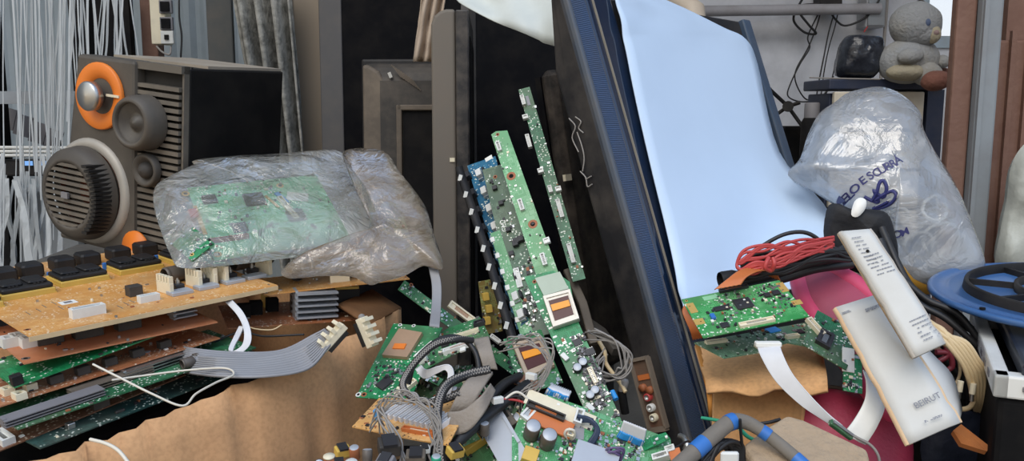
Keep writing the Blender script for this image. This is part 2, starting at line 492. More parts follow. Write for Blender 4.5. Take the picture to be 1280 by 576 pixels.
    def trafo(s, px, py, w, l, h, rot=0):
        o = part('transformer', ('tr', w, l, h), lambda: MB().box((0, 0, h * .2), (w * .98, l * .98, h * .4), 0, ch=.001).box((0, 0, h * .06), (w, l, h * .12), 0), s.root, s.mt(px, py, rot), [M['yellow']])
        def mk():
            mb = MB().box((0, 0, h * .56), (w * .94, l * .86, h * .36), 0, ch=.002)
            mb.box((-w * .22, l * .05, h * .84), (w * .38, l * .62, h * .2), 0, ch=.002).box((w * .24, l * .05, h * .84), (w * .36, l * .62, h * .2), 0, ch=.002)
            for k in (-1, 1):
                for q in (-1, 0, 1): mb.box((w * (.23 * k + .07 * q), -l * .3, h * .79), (w * .04, l * .12, h * .06), 0)
            return mb
        part('core', ('trc', w, l, h), mk, o, Matrix.Identity(4), [M['black']])
        return o
    def sink(s, px, py, w, l, h, n=6, rot=0, m='alu', up=True, z=0):
        def mk():
            mb = MB()
            if up:
                mb.box((0, 0, .0015), (w, l, .003), 0)
                for k in range(n): mb.box((-w / 2 + (k + .5) * w / n, 0, h / 2 + .001), (w / n * .35, l, h), 0)
            else:
                mb.box((-w / 2 + .002, 0, h / 2), (.004, l * .5, h), 0)
                for k in range(n): mb.box((0, 0, (k + .6) * h / n), (w, l, h / n * .3), 0)
            return mb
        return part('heat_sink', ('hs', w, l, h, n, m, up), mk, s.root, s.mt(px, py, rot, z), [M[m]])
    def pad(s, px, py, r=.004, m='gold', hole=True):
        def mk():
            mb = MB().cyl((0, 0, 0), (0, 0, .0003), r, seg=18, mi=0)
            if hole: mb.cyl((0, 0, .0003), (0, 0, .0005), r * .5, seg=14, mi=1)
            return mb
        return part('mounting_pad', ('pad', r, m, hole), mk, s.root, s.mt(px, py), [M[m], M['blackmatt']])
    def blk(s, nm, px, py, w, l, h, m, rot=0, z=0, ch=.0006):
        return part(nm, ('blk', nm, w, l, h, m), lambda: MB().box((0, 0, h / 2), (w, l, h), 0, ch=min(ch, h / 3)), s.root, s.mt(px, py, rot, z), [M[m]])
    def vr(s, px, py, w, l, h, rot=0):
        """power transistor: black body with its metal tab and screw"""
        def mk():
            mb = MB().box((0, 0, h * .4), (w, l, h * .8), 0, ch=.0006).box((0, l * .62, h * .25), (w * .95, l * .4, h * .3), 1)
            mb.cyl((0, l * .1, h * .8), (0, l * .1, h * 1.25), w * .22, seg=10, mi=1).cyl((0, l * .1, h * 1.25), (0, l * .1, h * 1.5), w * .12, seg=8, mi=1)
            return mb
        return part('power_transistor', ('vr', w, l, h), mk, s.root, s.mt(px, py, rot), [M['chip'], M['silver']])
    def smd(s, n, region=None, seed=1, big=1.0, mats=('silver', 'chip', 'sticker', 'brown', 'cream')):
        rg = random.Random(seed); pl = s.poly if region is None else [s.at(*q) for q in region]
        x0, x1 = min(p[0] for p in pl), max(p[0] for p in pl); y0, y1 = min(p[1] for p in pl), max(p[1] for p in pl)
        mb = MB(); k = 0; t = 0
        while k < n and t < n * 20:
            t += 1
            x, y = rg.uniform(x0, x1), rg.uniform(y0, y1)
            if not inpoly(x, y, pl) or not inpoly(x, y, s.poly): continue
            if noise.noise(V((x * 40, y * 40, seed))) < -.15: continue
            k += 1
            w, l, h = rg.choice([(.002, .001, .0008), (.0032, .0016, .001), (.0016, .0008, .0007), (.0022, .0036, .0012), (.005, .004, .0015), (.003, .003, .003)])
            if rg.random() < .5: w, l = l, w
            mi = rg.choices(range(5), (5, 5, 1.2, 1.2, .8))[0]
            mb.box((x, y, h * big / 2), (w * big, l * big, h * big), mi)
            if h < .0013 and mi != 0:
                e = .25
                if w > l: mb.box((x - w * big / 2, y, h * big / 2), (w * big * e, l * big * 1.02, h * big * 1.03), 0).box((x + w * big / 2, y, h * big / 2), (w * big * e, l * big * 1.02, h * big * 1.03), 0)
        if k:
            o = mb.build('surface_components', [M[q] for q in mats], s.root, origin=V((0, 0, 0))); o['kind'] = 'stuff'
            return o
def proj_z(s, q): return (s.M @ V((q[0], q[1], 0))).z
G1 = pcbmat('pcb_green', '286b40', '3f8556', seed=1)
G2 = pcbmat('pcb_bright_green', '0f7040', '238c56', seed=2)
G3 = pcbmat('pcb_light_green', '5a9968', '7ab084', seed=3, silkamt=.7)
G4 = pcbmat('pcb_olive_green', '3c5a44', '54715a', seed=4)
G5 = pcbmat('pcb_deep_green', '1d5c3a', '2d7650', seed=5)
G6 = pcbmat('pcb_dark_teal', '223f3c', '30544f', seed=6)
T1 = pcbmat('pcb_tan', 'd0934e', 'dca866', silk='f0e0c0', seed=7, silkamt=.8)
T2 = pcbmat('pcb_brown', 'a0623f', 'b5774f', silk='e6d6c0', seed=8)
T3 = pcbmat('pcb_dark_brown', '6d4a36', '7d5a44', silk='c6b6a0', seed=9)
T4 = pcbmat('pcb_pale_orange', 'd6a05c', 'e2b478', silk='6b4a2a', seed=10)
# ------------------------------------------------------------------ setting
M['wall'] = mat('painted_block_wall', 'd0d3da', .85, dirt=.55, dirtcol='8b8d94', scale=5, bump=.25, bscale=25)
M['floor'] = mat('concrete_floor', '6a665f', .85, dirt=.5, dirtcol='4a463f', scale=6, bump=.3)
M['sheetmetal'] = mat('pale_sheet_metal', 'aab4b9', .6, .1, dirt=.4, dirtcol='7b8488', scale=6)
M['roof'] = mat('fibre_cement_roof', '8b8984', .9, dirt=.4)
M['rust'] = mat('rusty_brown_steel', '7a5c4f', .7, dirt=.6, dirtcol='5f3d33', scale=10, bump=.2)
M['steel'] = mat('grey_painted_steel', '8d949a', .55, .2, dirt=.4, dirtcol='70665e', scale=8)
M['glass'] = None
def boxo(name, lo, hi, m, parent=None):
    lo, hi = V(lo), V(hi)
    return MB().box((lo + hi) / 2, hi - lo).build(name, m, parent)
struct(boxo('floor', (-2.6, -1.2, -.1), (2.6, 3.2, 0), M['floor']))
YB = 3.0
wt = P(1155, 60, YB).z; wl = P(1145, 30, YB).x
# back wall with the window opening at its right end
mb = MB()
mb.box(((.55 + wl) / 2, YB + .06, 1.25), (wl - .55, .12, 2.5))
mb.box(((wl + 2.6) / 2, YB + .06, wt / 2), (2.6 - wl, .12, wt))
mb.box(((wl + 2.6) / 2, YB + .06, 2.28), (2.6 - wl, .12, .44))
wb = struct(mb.build('wall_back', M['wall']))
# block joints of the wall, a rail along its top
W1 = mat('window_frame_paint', '9fb0bd', .6, dirt=.3)
mb = MB()
for z in (wt + .02, 2.04): mb.box(((wl + 2.6) / 2, YB + .02, z), (2.6 - wl, .06, .04))
for x in (wl + .02, wl + .55, wl + 1.1): mb.box((x, YB + .02, (wt + 2.06) / 2), (.035, .06, 2.06 - wt))
wf = struct(mb.build('window_1', W1))
gm, gnt, gb = newmat('hazy_window_glass')
gb.inputs['Base Color'].default_value = (.9, .95, 1, 1); gb.inputs['Roughness'].default_value = .25
gb.inputs['Transmission Weight'].default_value = 1.0; gb.inputs['IOR'].default_value = 1.1
MB().box(((wl + 2.6) / 2, YB + .03, (wt + 2.04) / 2), (2.6 - wl, .006, 2.04 - wt)).build('window_pane', gm, wf, origin=V((0, 0, 0))).location = -wf.location
# left: corrugated metal sheeting
mb = MB(); rows = []
for z in (0, 2.5):
    r = []
    for i in range(181):
        x = -2.6 + i * (3.15 / 180)
        ph = (x * 14) % 1
        r.append(V((x, YB - .02 - (.02 if .35 < ph < .65 else (.02 * min(ph, 1 - ph) / .35)), z)))
    rows.append(r)
mb.grid(rows, .004, smooth=False)
struct(mb.build('wall_left_back', M['sheetmetal']))
struct(boxo('wall_left', (-2.6, 1.3, 0), (-2.5, 3.1, 2.5), M['sheetmetal']))
struct(boxo('wall_right', (2.3, 1.0, 0), (2.4, 3.1, 2.5), M['wall']))
struct(boxo('ceiling', (-2.7, 1.75, 2.5), (2.7, 3.2, 2.56), M['roof']))
# pale roof-edge pipe of the wall
t = MB(); t.tube([P(870, 14, 2.9), P(1020, 12, 2.9), P(1100, 11, 2.9)], .018, 12)
tag(t.build('conduit_pipe', mat('dusty_pvc', '9a9aa0', .6, dirt=.4)), 'grey dusty conduit pipe running level along top of the block wall', 'pipe')
t = MB().tube([P(826, -480, 2.52), P(832, -30, 2.5), P(845, 0, 2.45), P(866, 14, 2.4), P(870, 60, 2.35)], .034, 14)
tag(t.build('drain_pipe', mat('beige_pvc', 'b7ab9c', .55, dirt=.3)), 'short beige plastic drain pipe behind top of the big television', 'pipe')

def post(name, label, px0, px1, d, dep, m, top=1.75, cat_='post'):
    x0, x1 = P(px0, 150, d).x, P(px1, 150, d).x
    e = thing(name, label, cat_, Matrix.Translation(((x0 + x1) / 2, d + dep / 2, 0)))
    w_ = x1 - x0
    bev(MB().box((0, 0, top / 2), (w_, dep, top)).build('shaft', m, e, origin=V((0, 0, 0))), .006)
    return e, w_, dep
e, w_, dp = post('steel_post', 'rusty brown square steel post right behind the seated toy', 1187, 1212, 1.98, .03, M['rust'], 2.5)
for z in (.3, .6):
    MB().cyl((-.005, -dp / 2 - .004, z), (-.005, -dp / 2 + .002, z), .007, seg=10).build('bolt', M['steel'], e, origin=V((0, 0, 0)))
e, w_, dp = post('channel_post', 'narrow dark brown steel channel between rusty post and grey post', 1213, 1222, 2.03, .03, M['rust'], 2.5)
MB().box((0, -dp / 2 - .003, .7), (w_ * .35, .006, 1.4)).build('rib', M['rust'], e, origin=V((0, 0, 0)))
e, w_, dp = post('steel_post', 'grey painted steel post between two rusty brown posts', 1219, 1245, 1.96, .03, M['steel'], 2.5)
MB().box((-w_ / 2 + .006, -dp / 2 - .003, 1.25), (.01, .006, 2.5)).build('lip', M['steel'], e, origin=V((0, 0, 0)))
e, w_, dp = post('door_leaf', 'wide rusty brown steel door leaf at far right edge', 1240, 1300, 2.1, .06, M['rust'], P(1260, 50, 2.1).z, 'door')
for fx in (-.22, .12):
    MB().box((w_ * fx, -dp / 2 - .006, .52), (.012, .012, 1.04)).build('rib', M['rust'], e, origin=V((0, 0, 0)))
struct(boxo('trim_1', (P(1259, 100, 2.15).x, 2.17, 0), (P(1300, 100, 2.15).x, 2.22, 2.5), M['rust']))
# ------------------------------------------------------------------ behind, left: strand curtain, rack, socket post
SM = mat('white_nylon', 'b4babd', .6, dirt=.2)
rg = random.Random(11)
mb = MB()
for i in range(105):
    x = rg.uniform(-40, 172) if i < 72 else rg.uniform(-40, 78)
    top = -40
    lean = rg.uniform(-14, 22)
    d = 1.95 + rg.uniform(-.05, .22)
    end = rg.choice([215, 250, 300, 345]) if x < 75 else (rg.uniform(150, 200))
    if x > 100: end = min(end, 75 + rg.uniform(0, 40) if x > 125 else 150)
    if i >= 72: top = rg.uniform(190, 240); end = 345
    pts = [P(x + lean * t + rg.uniform(-1, 1) * (2 if i < 72 else 5), top + (end - top) * t, d) for t in (0, .35, .7, 1)]
    w_ = rg.uniform(.0009, .0026) if i < 72 else rg.uniform(.003, .007)
    c = cat(pts, 4)
    mb.grid([[q - V((w_, rg.uniform(-.4, .4) * w_, 0)), q + V((w_, 0, 0))] for q in c], .001, smooth=False)
tag(mb.build('strand_curtain', SM), 'curtain of thin white nylon strands hanging left of the loudspeaker', 'strands', kind='stuff')

e = thing('storage_rack', 'metal storage rack with rails behind the white hanging strands', 'rack', Matrix.Translation(P(60, 345, 2.35)))
wchild(MB().box(P(60, 122, 2.35), (.55, .03, .034)), 'rail', M['steel'], e)
for py in (184, 189, 194):
    wchild(MB().tube([P(-60, py, 2.3), P(150, py + 1, 2.3)], .0045, 8), 'shelf_wire', M['white'], e)
zb = 0.0
for px in (100, -20):
    t = P(px, -20, 2.4); wchild(MB().box((t.x, 2.4, t.z / 2), (.05, .05, t.z)), 'upright', M['blackmatt'], e)
for k in range(4):
    wchild(MB().box(P(10 + k * 19, 148 + k * 9, 2.5), (.045, .01, .06), rot=Matrix.Rotation(.3, 3, 'Y')), 'bracket', M['grey'], e)
e = thing('receiver', 'black receiver with small blue display on rack behind white strands', 'receiver', Matrix.Translation(P(20, 219, 2.3)))
wchild(bx := MB().box(P(16, 209, 2.36), (.33, .1, .042), ch=.004), 'case', M['black'], e)
em, ent, eb = newmat('blue_display'); eb.inputs['Base Color'].default_value = (.05, .15, .5, 1)
eb.inputs['Emission Color'].default_value = (.3, .6, 1, 1); eb.inputs['Emission Strength'].default_value = .6
for px in (36, 48, 60):
    wchild(MB().box(P(px, 204, 2.305), (.02, .004, .012)), 'display', em, e)
tag(MB().box(P(20, 290, 2.58), (.5, .2, .26), ch=.01).build('grey_cabinet', mat('cabinet_grey', '8f959a', .6, dirt=.3)), 'pale grey metal cabinet low behind the white strands', 'cabinet')
bk = P(130, 100, 2.6)
tag(MB().box((bk.x, 2.62, .6), (.17, .03, 1.2)).build('shade_gap_panel', M['blackmatt']), 'black panel painting the shaded gap behind the strands left of the loudspeaker', 'board')  # black panel added to paint the dark gap behind the strands
bk = P(276, 40, 2.55)
tag(bev(MB().box((bk.x, 2.55, .62), (.075, .02, 1.24)).build('shade_gap_strip', mat('shade_gap_strip', '4a4c4c', .8, dirt=.4)), .004), 'dark grey strip painting the shaded gap between metal wall and corrugated sheet', 'plank')  # dark strip put in as painted shade for the gap beside the sheets

e = thing('wooden_post', 'brown wooden post carrying the socket box on metal wall', 'post', Matrix.Translation((P(191, 50, 2.7).x, 2.7, 0)))
bev(MB().box((0, 0, .75), (.05, .05, 1.5)).build('shaft', M['rust'], e, origin=Z0), .004)
o = P(208, 56, 2.62)
e = thing('socket_box', 'cream wall socket box with two black outlets above loudspeaker', 'socket', Matrix.Translation(o))
wd = .066
bev(MB().box((-.012, 0, .11), (.045, .05, .22)).build('back_box', M['cream'], e, origin=Z0), .003)
for k, (py, m_) in enumerate(((9, 'blackmatt'), (30, 'blackmatt'), (47, 'white'))):
    z = P(212, py, 2.6).z - o.z
    p_ = bev(MB().box((.016, -.028, z), (.038, .012, .038)).build('socket_plate', M['grey'] if k < 2 else M['white'], e, origin=Z0), .002)
    q_ = MB().box((.016, -.036, z), (.026, .008, .028) if k < 2 else (.012, .006, .014)).build('outlet', M['blackmatt'], p_, origin=Z0)
cable('wall_cable', 'thin black cable running down beside the cream socket box', 'cable', [(224, -20, 2.58), (224, 20, 2.58), (227, 45, 2.58), (226, 72, 2.58), (225, 110, 2.6)], .003, M['wblack'])
cable('earth_wire', 'short pale wire curling below the cream socket box', 'wire', [(196, 58, 2.6), (203, 65, 2.58), (212, 68, 2.57), (214, 58, 2.6)], .003, M['wgrey'])

# corrugated fibre cement sheets leaning on the wall
AS = mat('mossy_fibre_cement', '8f8e88', .95, dirt=.95, dirtcol='3a3a34', scale=30, bump=.5, bscale=60)
for k, (off, lab) in enumerate(((0, 'mottled grey corrugated roofing sheet leaning in front'), (.11, 'second corrugated roofing sheet just behind the mottled front one'))):
    rows = []
    for j in range(14):
        t = j / 13 * 3.2; r = []
        for i in range(49):
            s_ = i / 48
            a = P(284 + k * 6 + 60 * min(t, 1.2), -30 + 330 * t, 2.34 + off); b = P(360 + k * 3 + 30 * min(t, 1.2), -30 + 330 * t, 2.34 + off)
            q = a.lerp(b, s_); q.y += .034 * math.sin(s_ * 3.5 * 2 * PI + .6) ; r.append(q)
        rows.append(r)
    tag(MB().grid(rows, .006).build('roofing_sheet', AS), lab, 'roofing sheet')

# ------------------------------------------------------------------ loudspeaker
sx = V((.90, -.43, -.115)).normalized(); up = V((0, 0, 1)) - V((.43, .9, 0)) * .02
so = P(80, 296, 1.52)
SPK = fr(so, sx, up); SPI = SPK.inverted(); ny = -SPK.col[1].xyz
def sp_(px, py):
    q = SPI @ on_plane(px, py, so, ny); return q.x, q.z
e = thing('loudspeaker', 'dark grey hi-fi loudspeaker with orange tweeter ring and black side', 'speaker', SPK)
W_, H_, D_ = sp_(228, 180)[0], sp_(118, 69)[1], .235
print('SPK', W_, H_, [proj(SPK @ V(q)) for q in ((0, 0, 0), (W_, 0, 0), (0, 0, H_), (W_, 0, H_), (W_, D_, H_), (0, D_, H_))])
SG = mat('speaker_baffle', '4a4641', .55, dirt=.5, dirtcol='6f675c', scale=9, spec=.35)
SL = mat('speaker_louvre', '5a554e', .5, dirt=.5, dirtcol='8a8072')
DUST = mat('dusty_cabinet_top', '8d8375', .9, dirt=.6, dirtcol='b0a593', scale=10)
TX = .052
def wedge(y0, y1, x0, x1, z0, z1):
    q = [(x0, z0), (x1, z0), (x1, z1), (x0 + TX * z1 / H_, z1)]
    return MB().add([V((x, y0, z)) for x, z in q] + [V((x, y1, z)) for x, z in q], [(0, 1, 2, 3), (7, 6, 5, 4)] + [(i, i + 4, (i + 1) % 4 + 4, (i + 1) % 4) for i in range(4)])
bev(wedge(.012, D_, .004, W_ + .001, .003, H_ - .003).build('cabinet', mat('speaker_cabinet', '0e0e10', .45, dirt=.08, spec=.3), e, origin=Z0), .003)
MB().box(((W_ + TX) / 2, D_ / 2 + .03, H_ - .001), (W_ - TX - .012, D_ - .056, .005)).build('dusty_top', DUST, e, origin=Z0)
lx = sp_(172, 200)[0]
bev(wedge(-.010, .03, 0, lx + .004, 0, H_).build('baffle', SG, e, origin=Z0), .006)
# louvred strip at its right
mb = MB().box(((lx + W_) / 2, .016, H_ / 2), (W_ - lx - .004, .012, H_ - .002))
o_ = mb.build('louvre_back', mat('louvre_recess', '171614', .8, dirt=.1), e, origin=Z0)
mb = MB(); nl = 25
mb.box((W_ - .002, .008, H_ / 2), (.004, .012, H_)); mb.box(((lx + W_) / 2, .006, H_ - .006), (W_ - lx, .02, .012))
for k in range(nl):
    z = .008 + (H_ - .04) * (k + .5) / nl
    mb.box(((lx + W_) / 2 - .002, .004, z), (W_ - lx - .006, .016, .0066), rot=None)
mb.build('louvres', SL, e, origin=Z0)
def fpos(px, py, y=-.011): x, z = sp_(px, py); return V((x, y, z))
ax = (0, -1, 0)
# orange horn ring with silver dome
c = fpos(133, 120)
MB().lathe([(.056, 0), (.056, .004), (.054, .006), (.040, .004), (.031, .001), (.025, -.008), (.02, -.016), (.0001, -.016)], c, ax, 36).build('tweeter_ring', M['orange'], e, origin=Z0)
MB().lathe([(.010, -.02), (.010, .012), (.024, .014), (.0245, .026), (.022, .029), (.0001, .0305)], c, ax, 28).build('tweeter_dome', M['silver'], e, origin=Z0)
MB().box(c + V((.036, -.006, .004)), (.03, .003, .004)).build('tweeter_strut', M['cream'], e, origin=Z0)
# midrange pod
c = fpos(187, 153, -.005)
mp_ = MB().lathe([(.046, 0), (.045, .024), (.041, .034), (.036, .037), (.033, .035), (.032, .030)], c, ax, 32).build('midrange_pod', SG, e, origin=Z0)
MB().lathe([(.032, .030), (.028, .029), (.018, .020), (.013, .020), (.010, .026), (.0001, .029)], c, ax, 28).build('midrange_cone', mat('grey_cone', '3c3936', .5, dirt=.5, dirtcol='777064'), mp_, origin=Z0)
# small dome
c = fpos(190, 212, -.006)
dp_ = MB().lathe([(.028, 0), (.028, .010), (.024, .013), (.019, .008), (.014, .004)], c, ax, 28).build('dome_ring', SG, e, origin=Z0)
MB().lathe([(.014, .004), (.013, .011), (.008, .016), (.0001, .018)], c, ax, 20).build('dome', M['dkgrey'], dp_, origin=Z0)
# woofer with protruding slatted grille
c = fpos(121, 238, -.010); RW = .086
MB().lathe([(RW + .006, 0), (RW + .004, .005), (RW - .004, .008), (RW - .012, .004)], c, ax, 44).build('woofer_ring', mat('dull_silver_ring', 'a8a49c', .5, .2, dirt=.3), e, origin=Z0)
MB().lathe([(RW - .012, .004), (.06, -.006), (.03, .0), (.0001, .004)], c, ax, 36).build('woofer_cone', mat('woofer_cone', '7a3a22', .6, dirt=.3, dirtcol='3a2a20'), e, origin=Z0)
gd = .040
g_ = MB().lathe([(RW - .004, .006), (RW - .008, .03), (RW - .016, gd - .006), (RW - .024, gd), (RW - .031, gd), (RW - .031, gd - .008), (RW - .022, .03)], c + V((-.01, 0, -.004)), ax, 44).build('woofer_grille', SG, e, origin=Z0)
mb = MB(); cc = c + V((-.01, -gd + .003, -.004)); r_ = RW - .03
for k in range(11):
    z = -r_ + (k + .5) * 2 * r_ / 11; h = math.sqrt(r_ * r_ - z * z)
    mb.box(cc + V((0, 0, z)), (2 * h + .004, .006, .0055))
mb.build('grille_slats', SL, g_, origin=Z0)
mb = MB(); cc = c + V((-.01, -.03, -.004))
for k in range(17):
    z = -r_ + k * 2 * r_ / 16; h = math.sqrt(max((RW - .006) ** 2 - z * z, 0))
    mb.box(cc + V((h - .006, 0, z)), (.012, .036, .0045))
mb.build('grille_side_bars', mat('grille_gap', '100f0e', .8, dirt=.1), g_, origin=Z0)
MB().box(cc + V((0, -gd + .026, 0)), (.016, .004, .010)).build('badge', M['grey'], g_, origin=Z0)
MB().lathe([(.03, 0), (.03, .004), (.0001, .004)], (lx + .012, -.012, .018), ax, 20).build('lower_disc', M['orange'], e, origin=Z0)

# ------------------------------------------------------------------ televisions behind
def tv(name, label, M_, w, h, t, m_back, bezel, m_bez, m_scr, cat_='television', back_t=None):
    """frame at bottom-left-front corner: x to the right, y away, z up"""
    e = thing(name, label, cat_, M_)
    bev(MB().box((w / 2, t * .5 + .006, h / 2), (w - .004, t - .012, h - .004)).build('housing', m_back, e, origin=Z0), min(.02, t * .3), 3)
    mb = MB(); b = bezel
    for c_, d_ in (((w / 2, .008, b[0] / 2), (w, .02, b[0])), ((w / 2, .008, h - b[1] / 2), (w, .02, b[1])), ((b[2] / 2, .008, h / 2), (b[2], .02, h)), ((w - b[3] / 2, .008, h / 2), (b[3], .02, h))):
        mb.box(c_, d_)
    bev(mb.build('bezel', m_bez, e, origin=Z0), .003)
    MB().box(((b[2] + w - b[3]) / 2, .006, (b[0] + h - b[1]) / 2), (w - b[2] - b[3], .008, h - b[0] - b[1])).build('screen', m_scr, e, origin=Z0)
    return e
up = V((0, 0, 1))
a = P(398, 100, 2.35); a.z = 0
tv('television', 'large black television upright behind with wide grey left bezel', fr(a, (1, .04, 0), (-.01, .03, 1)), P(590, 100, 2.35).x - a.x, 1.45, .09, M['black'], (.04, .04, .062, .03), mat('tv_grey_bezel', '4c4b4c', .55, dirt=.3), M['screen'])
a = P(349, 100, 2.42); a.z = 0
e = thing('side_panel_board', 'tan brown metal sheet upright beside large grey-bezelled television', 'panel', fr(a, (1, -.05, 0), (.02, .02, 1)))
bev(MB().box((.075, 0, .7), (.15, .008, 1.4)).build('sheet', mat('tan_sheet', '8b7f70', .45, .2, dirt=.4, dirtcol='857866', scale=4), e, origin=Z0), .002)
MB().box((.146, .008, .7), (.006, .02, 1.4)).build('folded_edge', M['dkgrey'], e, origin=Z0)

# monitor seen from the back
a = P(453, 310, 2.16); b_ = P(453, 72, 2.16)
H2 = b_.z - a.z; W2 = .265
e = thing('monitor', 'dusty black monitor showing its bulged back and square stand recess', 'monitor', fr(a, (1, -.06, 0), (.02, .04, 1)))
bev(MB().box((W2 / 2, .03, H2 / 2), (W2, .03, H2)).build('front_frame', M['black'], e, origin=Z0), .006)
mb = MB()
def shell(x0, x1, z0, z1, y0, y1, q, mi):
    pr = []
    for k in range(7):
        t = k / 6 * PI / 2; pr.append((q * (1 - math.cos(t)) if 0 else q * (1 - math.sin(t)), y0 + (y1 - y0) * (1 - math.cos(t))))
    rows = []
    loops = []
    for ins, y in [(0, y0)] + [(q * math.sin(k / 6 * PI / 2) ** 2, y0 + (y1 - y0) * math.sin(k / 6 * PI / 2)) for k in range(1, 7)]:
        loops.append([V((x0 + ins, y, z0 + ins)), V((x1 - ins, y, z0 + ins)), V((x1 - ins, y, z1 - ins)), V((x0 + ins, y, z1 - ins))])
    b = []
    for L in loops: b += L
    fs = []
    for k in range(len(loops) - 1):
        for i in range(4):
            j = (i + 1) % 4; fs.append((k * 4 + i, k * 4 + 4 + i, k * 4 + 4 + j, k * 4 + j))
    fs.append(tuple(len(b) - 4 + i for i in (0, 1, 2, 3))); mb.add(b, fs, mi, False)
shell(.012, W2 - .012, .012, H2 - .012, .015, -.035, .05, 0)
bev(mb.build('back_cover', M['dkgrey'], e, origin=Z0), .012, 3)
mb = MB()
prof = [(.014 + .03 * math.sin(t * PI / 2), H2 - .02 - .09 * (1 - math.cos(t * PI / 2))) for t in (0, .25, .5, .75, 1)]
poly = [(.014, .01), (.014, H2 - .018), (.03, H2 - .02), (.055, H2 - .035), (.07, H2 - .06), (.078, H2 - .1), (.078, .01)]
mb.add([V((x, -.034, z)) for x, z in poly] + [V((x, .02, z)) for x, z in poly], [tuple(range(7))] + [(i, i + 7, (i + 1) % 7 + 7, (i + 1) % 7) for i in range(7)], 0)
bev(mb.build('side_cheek', M['brngrey'], e, origin=Z0), .008, 3)
xs = .108
mb = MB()
mb.box((xs + .07, -.045, H2 * .74), (.15, .014, .014)).box((xs, -.045, H2 * .35), (.014, .014, H2 * .78 + .014))
bev(mb.build('stand_recess_rim', M['brngrey'], e, origin=Z0), .003)
MB().box((xs + .08, -.04, H2 * .36), (.14, .006, H2 * .72)).build('stand_recess', M['blackmatt'], e, origin=Z0)
mb = MB()
for k in range(9): mb.box((.1 + .006 * k, -.037, H2 - .035 - .004 * k), (.04, .004, .0014), rot=Matrix.Rotation(.9, 3, 'Y'))
mb.build('vent_slots', M['brngrey'], e, origin=Z0)
MB().box((.085, -.038, H2 - .045), (.008, .004, .014), rot=Matrix.Rotation(-.4, 3, 'Y')).build('lock_slot', M['silver'], e, origin=Z0)

# slim television standing edge-on
a = P(543, 420, 1.72); t_ = P(543, 10, 1.72).z - a.z
e = thing('television', 'slim grey-backed television standing edge-on beside green boards', 'television', fr(a, (1, .02, 0), (.03, .02, 1)))
w1 = P(573, 200, 1.72).x - P(543, 200, 1.72).x; w2 = P(590, 200, 1.72).x - P(573, 200, 1.72).x
mb = MB()
pts = [(0, -a.z), (0, t_ - .03), (.006, t_ - .014), (.018, t_ - .004), (.03, t_), (w1, t_), (w1, -a.z)]
mb.add([V((x, 0, z)) for x, z in pts] + [V((x, .36, z)) for x, z in pts], [tuple(range(7)), tuple(reversed(range(7, 14)))] + [(i, i + 7, (i + 1) % 7 + 7, (i + 1) % 7) for i in range(7)], 0)
bev(mb.build('housing', mat('tv_grey_back', '6e6860', .6, dirt=.5, dirtcol='776b5f', scale=9, spec=.3), e, origin=Z0), .006, 3)
bev(MB().box((w1 + w2 / 2, .175, t_ / 2 - a.z / 2 - .002), (w2 - .001, .36, t_ + a.z)).build('bezel', mat('worn_black_bezel', '1d1c1e', .5, dirt=.7, dirtcol='5f574f', scale=30), e, origin=Z0), .003)
MB().box((w1 + w2 + .0005, .18, t_ / 2 - .1), (.002, .30, t_ + .1)).build('screen', M['screen'], e, origin=Z0)
MB().box((w1 - .008, -.001, t_ * .55), (.010, .003, .008)).build('chipped_tab', M['cream'], e, origin=Z0)
# dark screen behind the green boards
a = P(588, 300, 2.28); a.z = .0
tv('television', 'black-screened television behind the standing green boards', fr(a, (1, .05, 0), (0, .10, 1)), .40, P(600, -6, 2.3).z, .07, M['black'], (.03, .02, .02, .02), M['black'], M['screen'])
# scuffed dark housing behind the large television
x_ = V((.55, .83, 0)).normalized()
a = P(746, 470, 1.55)
e = thing('television', 'scuffed dark television housing squeezed behind the large one', 'television', fr(a, x_, P(722, 92, 1.68) - a))
hh = (P(722, 92, 1.68) - a).length
mb = MB().box((.17, .018, hh / 2), (.34, .036, hh), ch=.012)
bev(mb.build('housing', mat('scuffed_housing', '1f1c1a', .7, dirt=.55, dirtcol='75695e', scale=11, spec=.25), e, origin=Z0), .008, 3)
MB().box((.17, .040, hh / 2), (.33, .012, hh - .02)).build('screen', M['screen'], e, origin=Z0)
tq = e.matrix_basis.inverted() @ on_plane(708, 222, a, -e.matrix_basis.col[1].xyz)
MB().box((tq.x, -.002, tq.z), (.022, .006, .012)).build('broken_clip', M['cream'], e, origin=Z0)

# white sheet hung over the top, tan rag
rows = []
for i in range(9):
    t = i / 8; r = []
    for j in range(25):
        s_ = j / 24
        lx_ = 568 + 127 * s_
        ly_ = -4 + 61 * (s_ ** .72) if s_ < .85 else 52 + 5 * (s_ - .85) / .15
        x0 = 560 + 140 * s_; y0 = -45
        q = P(x0 + (lx_ - x0) * t, y0 + (ly_ - y0) * t, 1.9 - .14 * s_ - .1 * t)
        q.y += .012 * math.sin(t * 9 + s_ * 5) + .008 * math.sin(s_ * 13 - t * 4); r.append(q)
    rows.append(r)
tag(MB().grid(rows, .002).build('plastic_sheet', mat('white_sheeting', 'c6ccc8', .55, dirt=.3, dirtcol='94a0a4', scale=6)), 'white plastic sheeting hung across the top between the televisions', 'sheet')
rows = []
for i in range(15):
    t = i / 14; r = []
    for j in range(27):
        s_ = j / 26
        x = 531 + 30 * s_ + (516 + 33 * s_ - 531 - 30 * s_) * t ** .8
        q = P(x, -25 + 102 * t, 1.93)
        q.y += .014 * math.sin(s_ * 17 + t * 2.2) * (1.1 - .3 * t) + .01 * noise.noise(V((s_ * 5, t * 4, 2))); r.append(q)
    rows.append(r)
tag(MB().grid(rows, .003).build('rag', mat('tan_cloth', 'b5a594', .95, dirt=.4, dirtcol='8a7664')), 'crumpled tan rag hanging between monitor and edge-on television', 'cloth')

